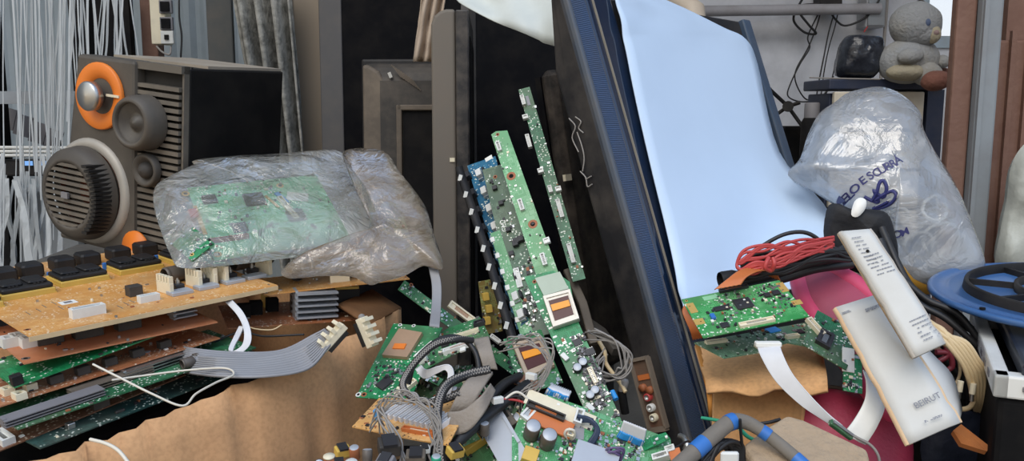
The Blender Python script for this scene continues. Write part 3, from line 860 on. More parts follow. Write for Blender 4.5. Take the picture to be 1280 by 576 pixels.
# ------------------------------------------------------------------ the big leaning television
x6 = V((.70, .714, 0)).normalized()
b6 = P(872, 575, 1.22); t6 = P(712, 0, 1.42)
up6 = (t6 - b6).normalized()
xo = (x6 - up6 * x6.dot(up6)).normalized()
M6 = fr(b6, xo, up6); n6 = -M6.col[1].xyz
b6 = b6 - up6 * .22; M6.translation = b6; I6 = M6.inverted()
L6 = .985
def on6(px, py, off=0.0): return on_plane(px, py, b6 + n6 * off, n6)
def l6(px, py, off=0.0): return I6 @ on6(px, py, off)
g0, g1, g2 = l6(782, 288).x, l6(812, 288).x, l6(832, 288).x
W6 = l6(946, 76).x
print('TV6 widths', g0, g1, g2, W6, l6(930, 50), 'bottom', b6, 'L', L6)
e = thing('television', 'large television leaning on its side with black speaker grille strip', 'television', M6)
T6 = mat('tv_dark_side', '1d1d20', .55, dirt=.5, dirtcol='5c5650', scale=9, spec=.3)
# housing: steps back behind the front frame
mb = MB()
pr = [(g0, .0), (g0 + .001, .03), (g0 + .003, .054), (g0 + .09, .1), (W6 - .04, .1), (W6, .06), (W6 + .002, .0)]
mb.add([V((x, y, 0)) for x, y in pr] + [V((x, y, L6 - .12)) for x, y in pr] + [V((x, y * .42, L6)) for x, y in pr], [tuple(range(7)), tuple(reversed(range(14, 21)))] + [(i + k, i + 7 + k, (i + 1) % 7 + 7 + k, (i + 1) % 7 + k) for i in range(7) for k in (0, 7)])
bev(mb.build('housing', T6, e, origin=Z0), .004)
# grille strip with real slots
GM = mat('grille_mesh', '52688a', .5, dirt=.3)
st = MB().box(((g0 + g1) / 2, -.002, L6 / 2), (g1 - g0, .01, L6)).build('grille_strip', mat('grille_base', '2a323e', .5, dirt=.3), e, origin=Z0)
mb = MB(); nb = 420
for k in range(nb):
    mb.box(((g0 + g1) / 2, -.008, (k + .5) * L6 / nb), ((g1 - g0) * .78, .003, L6 / nb * .5))
mb.build('grille_ridges', GM, st, origin=Z0)
bev(MB().box((g0 + .004, -.006, L6 / 2), (.009, .012, L6)).build('front_edge', mat('edge_grey', '49525f', .5, dirt=.4), e, origin=Z0), .003)
bev(MB().box(((g1 + g2) / 2, -.004, L6 / 2), (g2 - g1 + .03, .016, L6)).build('gloss_bezel', mat('gloss_blue_black', '14243c', .1, dirt=.1, spec=.8), e, origin=Z0), .005)
MB().box((g1 + .002, -.013, L6 / 2), (.0022, .004, L6)).build('bright_trim', mat('worn_trim', '8a8478', .4, dirt=.6), e, origin=Z0)
MB().box(((g2 + W6) / 2, .004, L6 / 2), (W6 - g2 - .03, .006, L6 - .06)).build('screen', M['screen'], e, origin=Z0)
bev(MB().box((W6 - .012, -.004, L6 / 2), (.03, .016, L6)).build('far_bezel', mat('far_bezel', '33455a', .4, dirt=.3), e, origin=Z0), .004)
# audio socket panel in its side
side_n = -xo; sp0 = b6 + xo * g0
def sd(px, py):
    q = I6 @ on_plane(px, py, sp0, side_n); return q
c1 = sd(800, 448); c2 = sd(820, 536)
zc = (c1.z + c2.z) / 2; yc = .5 * (sd(791, 449).y + sd(812, 448).y); hh = abs(c1.z - c2.z)
wy = abs(sd(791, 449).y - sd(812, 448).y)
print('AVPANEL', c1, c2, yc, wy)
yc = min(max(yc, .025), .05); wy = min(wy, .045)
av = MB().box((g0 - .001, yc, zc), (.006, wy, hh)).build('socket_panel', mat('rusty_panel', '6b5a4c', .6, .2, dirt=.6, dirtcol='8a4a30', scale=40), e, origin=Z0)
mb = MB()
for c_, d_ in (((g0 - .004, yc - wy / 2, zc), (.01, .004, hh)), ((g0 - .004, yc + wy / 2, zc), (.01, .004, hh)), ((g0 - .004, yc, zc + hh / 2), (.01, wy, .005)), ((g0 - .004, yc, zc - hh / 2), (.01, wy, .008))): mb.box(c_, d_)
mb.build('panel_rim', mat('panel_rim', '8d8072', .5, .3, dirt=.4), av, origin=Z0)
for k, (f_, col) in enumerate(((-.02, 'wred'), (-.17, 'white'), (-.31, 'cream'))):
    z = zc + hh * (f_ - .02)
    MB().lathe([(.0062, 0), (.0062, .009), (.004, .010), (.0035, .004), (.0001, .004)], (g0 - .003, yc, z), (-1, 0, 0), 18, mis=[0, 0, 1, 1]).build('audio_jack', [M[col], M['silver']], av, origin=Z0)
MB().box((g0 - .005, yc, zc + hh * .24), (.002, wy * .7, .008)).build('orange_label', M['copperflex'], av, origin=Z0)
for k in range(2):
    MB().lathe([(.006, 0), (.006, .008), (.0001, .008)], (g0 - .003, yc + .006 * (-1) ** k, zc + hh * (.1 - .05 * k)), (-1, 0, 0), 14).build('coax_jack', M['brown'], av, origin=Z0)
sm = [[(712, 148), (720, 158), (716, 172), (724, 190)], [(720, 146), (727, 152), (724, 160), (730, 166)], [(722, 165), (728, 182), (731, 198), (729, 214)], [(726, 214), (733, 222), (735, 233), (741, 230)], [(733, 224), (740, 220)]]
mb = MB()
for s_ in sm:
    mb.tube(cat([I6 @ (on_plane(x, y, sp0, side_n) + side_n * .0015) for x, y in s_], 4), .0011, 5)
o_ = mb.build('peeling_tape_residue', M['wgrey'], e, origin=Z0); o_['kind'] = 'stuff'
# white diffuser sheet lying over the screen, curling away at the lower right
Lp = [(767, -22), (770, 0), (774, 20), (778, 40), (781, 55), (790, 100), (812, 200), (832, 288), (846, 345), (850, 368), (853, 384)]
Rp = [(780, -22), (838, 3), (872, 18), (905, 35), (931, 49), (947, 80), (974, 190), (1030, 255), (1052, 300), (1060, 325), (1064, 345)]
of = [.022] * 8 + [.035, .05, .07]
ofr = [.022] * 5 + [.022, .036, .10, .15, .18, .2]
Lc = cat([on6(*p, o_) for p, o_ in zip(Lp, of)], 5); Rc = cat([on6(*p, o_) for p, o_ in zip(Rp, ofr)], 5)
rows = []
for i, (a, b) in enumerate(zip(Lc, Rc)):
    r = []
    for j in range(17):
        s_ = j / 16
        q = a.lerp(b, s_); sag = max(0, (q - b6).dot(n6) - .022)
        r.append(q + n6 * (.0035 * noise.noise(V((i * .13, s_ * 3, 4))) - sag * .55 * math.sin(PI * s_)))
    rows.append(r)
DS = mat('diffuser_sheet', 'c3d8f0', .4, dirt=.12, dirtcol='8fa6bc', scale=4, spec=.4)  # white sheet; the sky's blue reflection is put into its colour
tag(MB().grid(rows, .002).build('diffuser_sheet', DS), 'large white diffuser sheet with painted sky reflection covering the leaning television screen', 'sheet')
# ------------------------------------------------------------------ left: cardboard box with stacked boards
KR = None
def kraft(name, col, fl=0.5):
    m, nt, b = newmat(name)
    tc = N(nt, 'ShaderNodeTexCoord')
    n1 = N(nt, 'ShaderNodeTexNoise', Scale=6.0, Detail=6.0); nt.links.new(tc.outputs['Object'], n1.inputs['Vector'])
    f = ramp(nt, n1.outputs[0], [(.4, (0, 0, 0)), (.8, (fl,) * 3)])
    n2 = N(nt, 'ShaderNodeTexNoise', Scale=180.0, Detail=2.0); nt.links.new(tc.outputs['Object'], n2.inputs['Vector'])
    c = mixc(nt, f.outputs[0], lin(col), lin('94694a'))
    f2 = ramp(nt, n2.outputs[0], [(.4, (0, 0, 0)), (.7, (.2,) * 3)])
    nt.links.new(mixc(nt, f2.outputs[0], c, lin('6f4c33')), b.inputs['Base Color'])
    b.inputs['Roughness'].default_value = .85; b.inputs['Specular IOR Level'].default_value = .15
    return m
K1 = kraft('kraft_cardboard', 'd2a478')
K2 = kraft('kraft_cardboard_shaded', '8a6546')  # shaded copy of the kraft: the flap's shade is in its colour
e = thing('cardboard_box', 'big bowed brown cardboard box under the stacked circuit boards', 'box', Matrix.Translation((-.45, 1.1, 0)))
top = [P(-60, 600, .84), P(90, 560, .9), P(230, 503, .99), P(340, 460, 1.08), P(430, 420, 1.18), P(500, 385, 1.32)]
tc_ = cat(top, 8); rows = []
A0, B0 = V((tc_[0].x, tc_[0].y, 0)), V((tc_[-1].x, tc_[-1].y, 0)); nout = V((B0.y - A0.y, -(B0.x - A0.x), 0)).normalized()
for k in range(15):
    t = k / 14; r = []
    for i, q in enumerate(tc_):
        s_ = i / (len(tc_) - 1)
        crease = -.014 * max(0, 1 - abs(((s_ * 11 + .06 * math.sin(t * 4)) % 1) - .5) * 9) - .0040 * math.sin(s_ * 120)
        bow = .05 * math.sin(PI * s_) * math.sin(PI * min(t * .9 + .1, 1)) + crease + .006 * noise.noise(V((s_ * 4, t * 3, 1)))
        r.append(V((q.x, q.y, q.z * (1 - t))) + nout * bow)
    rows.append(r)
wchild(MB().grid(rows, .005), 'front_side', K1, e)
back = -nout * .42
C_, D_ = tc_[-1] + back, tc_[0] + back
for nm_, a_, b_ in (('right_side', tc_[-1], C_), ('back_side', C_, D_), ('left_side', D_, tc_[0])):
    wchild(MB().grid([[a_, a_.lerp(b_, .5), b_], [V((a_.x, a_.y, 0)), V(((a_.x + b_.x) / 2, (a_.y + b_.y) / 2, 0)), V((b_.x, b_.y, 0))]], .005), nm_, K1, e)
fl = [tc_[-1], P(497, 398, 1.33)]
wchild(MB().grid([[tc_[i] + nout * .002 + V((0, 0, -.0)) for i in range(35, 41)], [tc_[i] + back * .16 + V((0, 0, .02)) for i in range(35, 41)]], .004), 'top_flap', K2, e)

UP = (0, -.05, 1)
# dark tray lowest in the stack
bd = Board('plastic_tray', 'black plastic tray lowest in the stack on cardboard box', 'tray', (-30, 606), (345, 455), (-90, 560), .89, UP, M['blackmatt'], th=.02, tol=12)
bd = Board('circuit_board', 'dark teal circuit board just above the black tray', 'circuit board', (50, 560), (342, 447), (-30, 520), .90, UP, G6, tol=12)
bd.blk('connector', 88, 535, .009, .008, .007, 'silver'); bd.conn(190, 484, .012, .02, .008, m='grey', slot='silver'); bd.smd(60, seed=21)
for q in ((150, 515), (250, 475)): bd.blk('edge_clip', *q, .012, .004, .003, 'dkgrey')
bd = Board('circuit_board', 'brown circuit board low in the stack with dusty bare edge', 'circuit board', (-20, 571), (232, 468), (-70, 535), .88, UP, T3, tol=12)
bd.conn(4, 550, .014, .03, .008, m='white', slot='silver'); bd.smd(40, seed=22); bd.blk('relay', 120, 505, .02, .03, .012, 'dkgrey')
bd = Board('circuit_board', 'green circuit board carrying long grey heat sinks near stack bottom', 'circuit board', (22, 536), (320, 434), (-25, 500), .90, UP, G5, tol=12)
bd.sink(68, 512, .11, .022, .010, n=3, up=False, m='grey'); bd.sink(140, 480, .10, .02, .010, n=3, up=False, m='brngrey')
bd.sink(192, 462, .08, .018, .012, n=3, up=False, m='silver'); bd.smd(50, seed=23); bd.cap(228, 462, .007, .016, lie=0); bd.cap(243, 455, .007, .016, lie=0)
for q in ((185, 452), (205, 444)): bd.cap(*q, .006, .014, m='brown')
bd = Board('circuit_board', 'dusty dark brown circuit board between the two green edged boards', 'circuit board', (-15, 512), (275, 422), (-60, 480), .92, UP, T2, tol=12)
for q in ((10, 492), (25, 498), (38, 486)): bd.conn(*q, .012, .018, .008, m='cream')
bd.smd(60, seed=24)
for k in range(5): bd.blk('coil', 70 + 34 * k, 478 - 11 * k, .016, .012, .010, 'dkgrey')
bd = Board('circuit_board', 'bright green edged circuit board under the orange brown one', 'circuit board', (18, 484), (195, 419), (-20, 455), .945, UP, G2, tol=12)
bd.smd(30, seed=25); bd.blk('rubber_foot', 22, 480, .012, .01, .012, 'black')
# orange-brown board
bd = Board('circuit_board', 'orange brown circuit board directly under topmost tan board', 'circuit board', (30, 454), (272, 402), (-20, 412), .96, UP, T4 and mat('pcb_salmon', 'b5734e', .5, dirt=.4, dirtcol='d3a37c', scale=30), tol=12)
bd.pad(32, 448, .005, m='silver')
for q in ((12, 432), (24, 428), (36, 432)): bd.conn(*q, .018, .02, .012, m='white', slot='silver')
for q, s_ in (((62, 428), .03), ((110, 420), .034), ((160, 410), .03)): bd.blk('choke', *q, s_, .018, .018, 'dkgrey')
bd.sink(228, 396, .03, .03, .03, n=5, up=False); bd.smd(40, seed=26)
# brown board at right with grey heat sink
bd = Board('circuit_board', 'brown circuit board with stacked grey heat sink fins right of stack', 'circuit board', (285, 410), (450, 399), (270, 382), 1.19, UP, T2, tol=12)
bd.sink(393, 396, .062, .05, .045, n=5, up=False)
o_ = bd.blk('film_capacitor', 432, 388, .04, .018, .036, 'black'); MB().box((0, 0, .038), (.038, .016, .004)).build('yellow_top', M['yellow'], o_, origin=Z0)
for q in ((320, 392), (340, 388), (305, 396)): bd.blk('coil', *q, .018, .018, .02, 'blackmatt')
bd.cap(372, 390, .012, .03); bd.pad(440, 400, .003, m='brown'); bd.smd(30, seed=27)
bd.blk('wire_jumper', 333, 385, .004, .03, .02, 'yellow', rot=20)
# right half of the tan boards
bd = Board('circuit_board', 'second tan circuit board sticking out under the dusty clear bag', 'circuit board', (330, 368), (512, 348), (324, 348), 1.235, UP, T1, tol=10)
for q in ((368, 346), (372, 352)): bd.cap(*q, .011, .03, lie=90)
for k in range(3):
    px = 425 + k * 34; py = 352 - k * 4
    bd.conn(px, py, .03, .006, .012, m='cream', nm='heat_sink_clip')
    bd.vr(px - 6, py - 4, .012, .014, .008); bd.vr(px + 8, py - 5, .012, .014, .008)
bd.smd(40, seed=28)
# topmost tan board with its row of transformers
bd = Board('circuit_board', 'topmost tan circuit board with row of yellow and black transformers', 'circuit board', (36, 420), (347, 356), (-94, 350), .955, UP, T1, tol=10, poly=None)
TOPB = bd
for px, py in ((28, 366), (98, 350), (168, 336), (232, 324), (-40, 384)): bd.trafo(px, py, .068, .062, .019, 0)
for px, py in ((38, 345), (78, 337), (110, 331), (148, 324), (182, 318), (5, 352)): bd.blk('relay', px, py, .030, .036, .020, 'black', ch=.003)
for px, py in ((62, 350), (131, 338), (196, 328)): bd.blk('blue_capacitor', px, py, .005, .005, .012, 'blue')
bd.conn(110, 394, .04, .013, .012, m='white', slot='grey'); bd.conn(186, 376, .026, .012, .009, m='white', slot='white')
bd.blk('relay', 168, 369, .018, .016, .014, 'dkgrey'); bd.blk('label', 85, 378, .02, .018, .0006, 'sticker')
bd.blk('label_print', 85, 378, .010, .009, .0009, 'grey')
bd.pad(34, 412, .004, hole=True, m='brown'); bd.blk('jumper', 115, 377, .003, .004, .004, 'cream')
for px, py in ((206, 355), (246, 346), (292, 339)): bd.cap(px, py, .012, .034, lie=8)
bd.cap(320, 333, .010, .03, lie=8)
for k, (px, py) in enumerate(((225, 367), (258, 360), (291, 353), (318, 347))):
    bd.blk('mounting_plate', px, py, .030, .020, .005, 'alu'); bd.vr(px - 2, py - 5, .013, .014, .011)
for k, (px, py) in enumerate(((207, 366), (243, 358), (276, 352), (330, 341), (262, 354))):
    o_ = bd.blk('heat_sink', px, py, .006, .036, .016, 'cream', rot=4)
    mb = MB()
    for j in range(5): mb.box((0, -.015 + j * .0075, .020), (.006, .0045, .010))
    mb.build('sink_fins', M['cream'], o_, origin=Z0)
for px, py in ((35, 392), (48, 388), (67, 379), (55, 383), (130, 386), (150, 384), (158, 380), (165, 377), (76, 385)):
    bd.blk('wire_link', px, py, .0008, .018, .001, 'silver')
fr_ = bd.lx
mb = MB().box((fr_ * .5, .0, -.004), (fr_, .002, .006)); mb.build('board_rim', mat('pcb_raw_edge', 'd9bd92', .7, dirt=.3), bd.root, origin=Z0)
bd.smd(50, seed=29, big=.9, mats=('silver', 'brown', 'cream', 'brown', 'cream'))

# plate under the loudspeaker
bd = Board('metal_plate', 'grey metal plate under the loudspeaker behind transformers', 'plate', (20, 335), (215, 322), (90, 306), 1.40, (0, 0, 1), mat('grey_plate', '55524e', .6, .2, dirt=.5, dirtcol='8a8478'), th=.006, tol=14)

# ------------------------------------------------------------------ bagged boards
GP = pcbmat('pcb_bagged_green', '5cb482', '98d4ac', seed=12)
bd = Board('circuit_board', 'pale green circuit board with gold corner inside the clear bag', 'circuit board', (268, 325), (440, 300), (222, 236), 1.20, (-.05, -.72, .69), GP, tol=10)
BAGB = bd
bd.pad(232, 242, .006); bd.pad(272, 318, .006); bd.pad(350, 232, .006)
for q, s_ in (((262, 250), .02), ((318, 250), .03), ((300, 285), .02), ((370, 270), .026)): bd.chip(*q, s_, s_, .003)
bd.conn(360, 262, .008, .06, .006, rot=10); bd.conn(285, 300, .06, .006, .006, m='brown'); bd.blk('label', 372, 246, .034, .022, .001, 'sticker', rot=-20); bd.blk('blue_connector', 352, 248, .008, .03, .003, 'ltblue', rot=20); bd.blk('gold_strip', 340, 252, .005, .035, .001, 'gold', rot=20); bd.blk('red_tag', 242, 268, .012, .02, .004, 'wred')
bd.blk('gold_strip', 250, 275, .006, .07, .001, 'gold'); bd.smd(130, seed=31, big=1.2)
bd = Board('circuit_board', 'small green circuit board at lower left inside the clear bag', 'circuit board', (240, 326), (268, 304), (214, 305), 1.17, (0, -.6, .8), G2, tol=18)
bd.smd(25, seed=32); bd.pad(240, 318, .003)
bd = Board('circuit_board', 'brownish green circuit board inside the dusty right hand bag', 'circuit board', (440, 318), (522, 325), (420, 245), 1.30, (.1, -.6, .8), pcbmat('pcb_bag_dull', '5f7a58', '8a8a66', seed=13), tol=18)
bd.smd(60, seed=33, big=1.4); 
for q in ((470, 305), (500, 312), (455, 285)): bd.cap(*q, .006, .010, m='cream')

F1 = filmmat('clear_bag_film', 'e4e0d6', .34, rough=.12, bump=.55, bscale=16, gloss=.12)
F2 = filmmat('dusty_bag_film', 'bda585', .30, rough=.2, bump=.5, bscale=14, gloss=.08)
ol = [(195, 232), (218, 217), (243, 205), (243, 201), (300, 196), (360, 192), (425, 189), (445, 205), (470, 240), (480, 265), (474, 300), (440, 312), (400, 318), (340, 325), (290, 331), (228, 335), (213, 318), (200, 285), (192, 255)]
nb_ = BAGB.n; c0 = on_plane(330, 265, BAGB.p0, nb_)
out = [on_plane(x, y, c0 + nb_ * .004, nb_) for x, y in ol]
out = cat(out, 4, closed=True)
o_ = MB().pillow(out, nb_, .030, .016, nr=16, pw=.6, amp=.007, scale=16, seed=3).build('plastic_bag', F1)
tag(o_, 'clear crinkled plastic bag of green boards lying before loudspeaker', 'bag')
ol = [(428, 190), (478, 188), (500, 215), (530, 255), (540, 285), (554, 335), (530, 332), (505, 345), (478, 352), (462, 356), (440, 346), (400, 345), (362, 348), (352, 338), (380, 325), (430, 314), (455, 300), (462, 270), (450, 230)]
n2 = V((.12, -.62, .77)).normalized(); c0 = P(480, 290, 1.27)
out = cat([on_plane(x, y, c0, n2) for x, y in ol], 4, closed=True)
o_ = MB().pillow(out, n2, .032, .016, nr=16, pw=.6, amp=.008, scale=14, seed=9, center=on_plane(478, 296, c0, n2)).build('plastic_bag', F2)
tag(o_, 'dusty brownish plastic bag of boards right of the clear one', 'bag')

# ------------------------------------------------------------------ cables of the left stack
def grey_ribbon(pp, label, w=26, group=None):
    pass
RB = [[((190, 436, 1.24), (184, 456, 1.22)), ((222, 442, 1.12), (220, 464, 1.09)), ((270, 447, 1.05), (270, 471, 1.02)), ((320, 448, 1.05), (330, 472, 1.02)), ((370, 438, 1.07), (385, 462, 1.05)), ((400, 420, 1.09), (412, 433, 1.08)), ((414, 412, 1.10), (424, 424, 1.09))]]
ribbon('flat_cable', 'wide grey ribbon cable sweeping across the cardboard box', 'cable', RB[0], M['flatgrey'], wires=9, th=.0022, groove=M['dkgrey'])
ribbon('flat_cable', 'second grey ribbon cable just above the wide sweeping one', 'cable', [((200, 424, 1.24), (196, 438, 1.22)), ((232, 434, 1.10), (230, 448, 1.08)), ((290, 440, 1.08), (290, 455, 1.06)), ((350, 438, 1.09), (356, 452, 1.07)), ((392, 418, 1.11), (402, 430, 1.10)), ((406, 411, 1.115), (414, 418, 1.11))], M['flatgrey'], wires=6, th=.002, groove=M['dkgrey'])
def plug(px, py, d, lab, ang, tilt, w=.042, n=4):
    e = thing('cable_plug', lab, 'plug', Matrix.Translation(P(px, py, d)) @ Matrix.Rotation(ang, 4, 'Z') @ Matrix.Rotation(tilt, 4, 'Y'))
    bev(MB().box((0, 0, 0), (w, .016, .010)).build('shell', M['cream'], e, origin=Z0), .001)
    mb = MB()
    for k in range(n): mb.box((-w / 2 + w * (k + .5) / n, 0, .008), (w / n * .45, .018, .008))
    mb.build('teeth', M['cream'], e, origin=Z0)
    MB().box((0, -.004, -.007), (w * .8, .012, .005)).build('socket_face', M['black'], e, origin=Z0)
plug(416, 421, 1.09, 'cream plug at end of the wide grey ribbon cable', .55, -.75)
plug(459, 415, 1.12, 'cream plug hanging free right of the ribbon cable plug', -.5, 1.1)
cable('wire', 'short black wire pair rising from the free hanging plug', 'wire', [(452, 396, 1.15), (454, 404, 1.13), (458, 411, 1.12)], .005, M['wgrey'])
ribbon('flat_cable', 'narrow white flat cable folded into a loop below tan board', 'cable', [((281, 376, 1.14), (289, 374, 1.14)), ((297, 394, 1.12), (304, 391, 1.12)), ((305, 412, 1.10), (313, 413, 1.10)), ((303, 430, 1.09), (311, 432, 1.085)), ((291, 439, 1.085), (292, 446, 1.08)), ((286, 436, 1.09), (292, 436, 1.09)), ((294, 418, 1.11), (300, 420, 1.11)), ((299, 408, 1.12), (305, 408, 1.12))], M['flatwhite'], wires=4, th=.0014)
cable('wire', 'thin beige wire drooping in a V across stack and box', 'wire', [(116, 455, .93), (150, 472, .925), (190, 492, .92), (228, 507, .92), (245, 492, .94), (270, 478, .97), (292, 468, 1.0), (280, 460, 1.02), (230, 463, 1.02), (175, 470, 1.0), (140, 475, .98)], .0013, M['wwhite'])
cable('wire', 'short white wire end curling at bottom of cardboard box', 'wire', [(113, 549, .80), (132, 554, .79), (148, 563, .78), (162, 580, .77)], .0018, M['wwhite'])
cable('wire', 'thin beige wire arc under the brown heat sink board', 'wire', [(306, 406, 1.17), (320, 411, 1.16), (340, 412, 1.16), (352, 406, 1.17)], .001, M['wcream'])
cable('wire', 'thin black wire crossing the dark gap below the boards', 'wire', [(262, 430, 1.15), (300, 415, 1.16), (330, 420, 1.15), (380, 418, 1.14)], .0015, M['wblack'])
# ------------------------------------------------------------------ centre heap of boards
tag(bev(MB().box((-.02, 1.17, .15), (.36, .40, .30)).build('television_shell', M['blackmatt']), .02), 'black television shell lying flat beneath the heap of boards', 'television')
LEAN = (-.12, -.80, .58)
# far strip
bd = Board('circuit_board', 'narrow dark green circuit strip with white sockets, rearmost of the leaning strips', 'circuit board', (716, 352), (648, 112), (732, 348), 1.36, LEAN, G5, tol=16)
for q, l in (((654, 127), .022), ((661, 178), .028), ((700, 262), .036), ((714, 318), .036), ((688, 238), .014)): bd.conn(*q, .007, l, .007, m='white', slot='white', rot=90)
for q in ((657, 148), (676, 215), (698, 238)): bd.conn(*q, .009, .01, .007, m='white', slot='silver')
bd.blk('ribbon_stub', 660, 126, .022, .006, .001, 'flatgrey', rot=0); bd.smd(34, seed=41)
# aluminium extrusions behind
for k, (p, q, lab) in enumerate((((709, 338), (742, 430), 'dull grey metal channel leaning right of the metal framed board'), ((727, 398), (770, 440), 'short black metal bracket under the metal channel'))):
    tag(bev(MB().tube([P(*p, 1.40), P(p[0] * .5 + q[0] * .5 + 3, p[1] * .5 + q[1] * .5 - 4, 1.36), P(*q, 1.32)], .010, 4).build('metal_channel', M['dkgrey'] if k else M['brngrey']), .002), lab, 'bracket')
# olive board
bd = Board('circuit_board', 'dark olive green circuit board with pale notched left edge', 'circuit board', (654, 428), (603, 212), (694, 415), 1.22, LEAN, G4, tol=16, poly=[(654, 428), (603, 212), (632, 204), (680, 330), (700, 412)])
mb = MB(); x0, y0 = bd.at(652, 424)
edge = [bd.at(613, 292), bd.at(625, 288), bd.at(668, 420), bd.at(652, 424)]
pl = [edge[0], edge[1], edge[2], edge[3]]
for k in range(9):
    t = (k + .5) / 9
    a = V(pl[3]).lerp(V(pl[0]), t); pl.append(tuple(a + V((0, .004))) if 0 else (a.x, a.y))
if sum(pl[i][0] * pl[(i + 1) % len(pl)][1] - pl[(i + 1) % len(pl)][0] * pl[i][1] for i in range(len(pl))) < 0: pl.reverse()
MB().prism(pl, .0002, .0012).build('pale_edge', G3, bd.root, origin=Z0)
for k in range(6): bd.blk('edge_tab', 616 + 6.2 * k, 300 + 20 * k, .009, .007, .003, 'sticker', rot=0)
for q in ((619, 236), (627, 255), (636, 288), (640, 318)): bd.blk('coil', *q, .008, .008, .006, 'chip')
for q in ((646, 303), (652, 300), (645, 306)): bd.blk('filter', *q, .010, .009, .008, 'chip')
bd.conn(648, 348, .009, .034, .004, m='white', slot='white', rot=90); bd.pad(619, 221, .0035, m='brown'); bd.pad(658, 391, .0035, m='brown')
bd.smd(22, [(610, 225), (622, 222), (650, 300), (640, 310)], seed=42); bd.smd(90, [(640, 318), (665, 318), (690, 400), (660, 410)], seed=43, big=1.2)
tx, ty = bd.at(630, 282)
text_mesh('silkscreen', 'CM2', .012, Matrix.Translation((tx, ty, .0004)) @ Matrix.Rotation(math.radians(180), 4, 'Z'), M['sticker'], bd.root)
# inverter strip
bd = Board('circuit_board', 'blue circuit strip with row of black and white transformers, left of olive board', 'circuit board', (646, 412), (585, 208), (664, 402), 1.235, LEAN, pcbmat('pcb_blue', '1f5878', '2f7090', seed=14), tol=16, poly=[(646, 412), (584, 207), (619, 195), (624, 214), (612, 222), (640, 330), (660, 400)])
for k in range(9):
    px, py = 587 + k * 6.6, 222 + k * 22.0
    bd.blk('transformer', px, py, .013, .010, .012, 'chip'); o_ = bd.blk('white_bobbin', px + 13, py - 4, .015, .010, .008, 'white')
    bd.blk('ferrite_core', px + 20, py - 6, .014, .004, .010, 'chip'); bd.blk('pin', px + 16, py + 3, .003, .010, .006, 'silver')
bd.blk('label', 611, 198, .009, .014, .0006, 'sticker')
p = [P(574, 211, 1.43), P(607, 312, 1.30), P(641, 424, 1.20)]
e = thing('connector_bar', 'long black connector bar with white clips along green boards', 'connector', Matrix.Translation(p[2]))
wchild(MB().tube([q for q in p], .0085, 4), 'bar', M['black'], e)
for k in range(9):
    t = (k + .6) / 9.3; q = p[0].lerp(p[1], t * 2) if t < .5 else p[1].lerp(p[2], t * 2 - 1)
    wchild(MB().box(q + V((-.003, -.009, .002)), (.006, .004, .010), rot=Matrix.Rotation(.25, 3, 'Y')), 'clip', M['white'], e)
# light green strip
bd = Board('circuit_board', 'long light green circuit strip standing tallest in front of olive board', 'circuit board', (676, 362), (614, 167), (702, 352), 1.24, LEAN, G3, tol=16, poly=[(676, 362), (614, 168), (620, 164), (634, 163), (702, 352)])
TALL = bd
for q, l in (((624, 184), .018), ((652, 257), .020), ((680, 325), .020)): bd.conn(*q, .007, l, .006, m='white', slot='grey', rot=90)
for q in ((639, 220), (666, 280)): bd.pad(*q, .0075, m='brown')
bd.pad(622, 168, .003, m='brown'); bd.conn(684, 302, .009, .010, .006, m='white', slot='silver'); bd.smd(36, seed=44, big=.8)
# yellowish board in the shade
bd = Board('circuit_board', 'yellowish circuit board standing half hidden left of black connector bar', 'circuit board', (606, 418), (598, 352), (628, 412), 1.32, (.1, -.95, .3), pcbmat('pcb_ochre', '7d6a38', '8f9a5a', seed=15), tol=14)
for q in ((606, 370), (610, 385), (608, 400)): bd.blk('relay', *q, .012, .010, .008, 'yellow')
bd.smd(24, seed=45)
# board with dark bronze shield, lower left
bd = Board('circuit_board', 'green circuit board with tan shield can under loose grey wires', 'circuit board', (654, 492), (629, 424), (704, 478), 1.115, (-.1, -.62, .78), G1, tol=16)
def shield(bd, c4, m, h=.006, mi='copperflex', win=True):
    q = [bd.at(*c) for c in c4]; cx = sum(a for a, b in q) / 4; cy = sum(b for a, b in q) / 4
    if sum(q[i][0] * q[(i + 1) % 4][1] - q[(i + 1) % 4][0] * q[i][1] for i in range(4)) < 0: q.reverse()
    o = MB().prism(q, .0003, h).build('shield_frame', m, bd.root, origin=Z0); bev(o, .001)
    s = lambda f: [(cx + (a - cx) * f, cy + (b - cy) * f) for a, b in q]
    rimv = MB()
    A, B = s(.98), s(.80)
    rimv.add([V((*a, h + .002)) for a in A] + [V((*b, h + .002)) for b in B] + [V((*a, h)) for a in A] + [V((*b, h)) for b in B], [(i, (i + 1) % 4, (i + 1) % 4 + 4, i + 4) for i in range(4)] + [(i + 8, (i + 1) % 4 + 8, (i + 1) % 4, i) for i in range(4)] + [(i + 4, (i + 1) % 4 + 4, (i + 1) % 4 + 12, i + 12) for i in range(4)])
    rimv.build('frame_rim', m, o, origin=Z0)
    if win:
        B = s(.72)
        MB().prism([(x + (cx - x) * .12, y) for x, y in B], h, h + .0007).build('flex_window', M['brown'] if 0 else mat('dark_flex', '4a1f16', .4, dirt=.1), o, origin=Z0)
        C = s(.66); m01 = [(C[i][0] * (1 - f) + C[j][0] * f, C[i][1] * (1 - f) + C[j][1] * f) for i, j, f in ((0, 3, .45), (1, 2, .45), (1, 2, .75), (0, 3, .75))]
        MB().prism(m01, h + .0008, h + .002).build('orange_band', mat('amber_flex', 'e8961e', .35, dirt=.05), o, origin=Z0)
    return o
shield(bd, [(640, 432), (676, 424), (694, 460), (658, 476)], mat('tan_shield', 'b8a48c', .5, .3, dirt=.4))
bd.smd(60, seed=46, big=1.2)
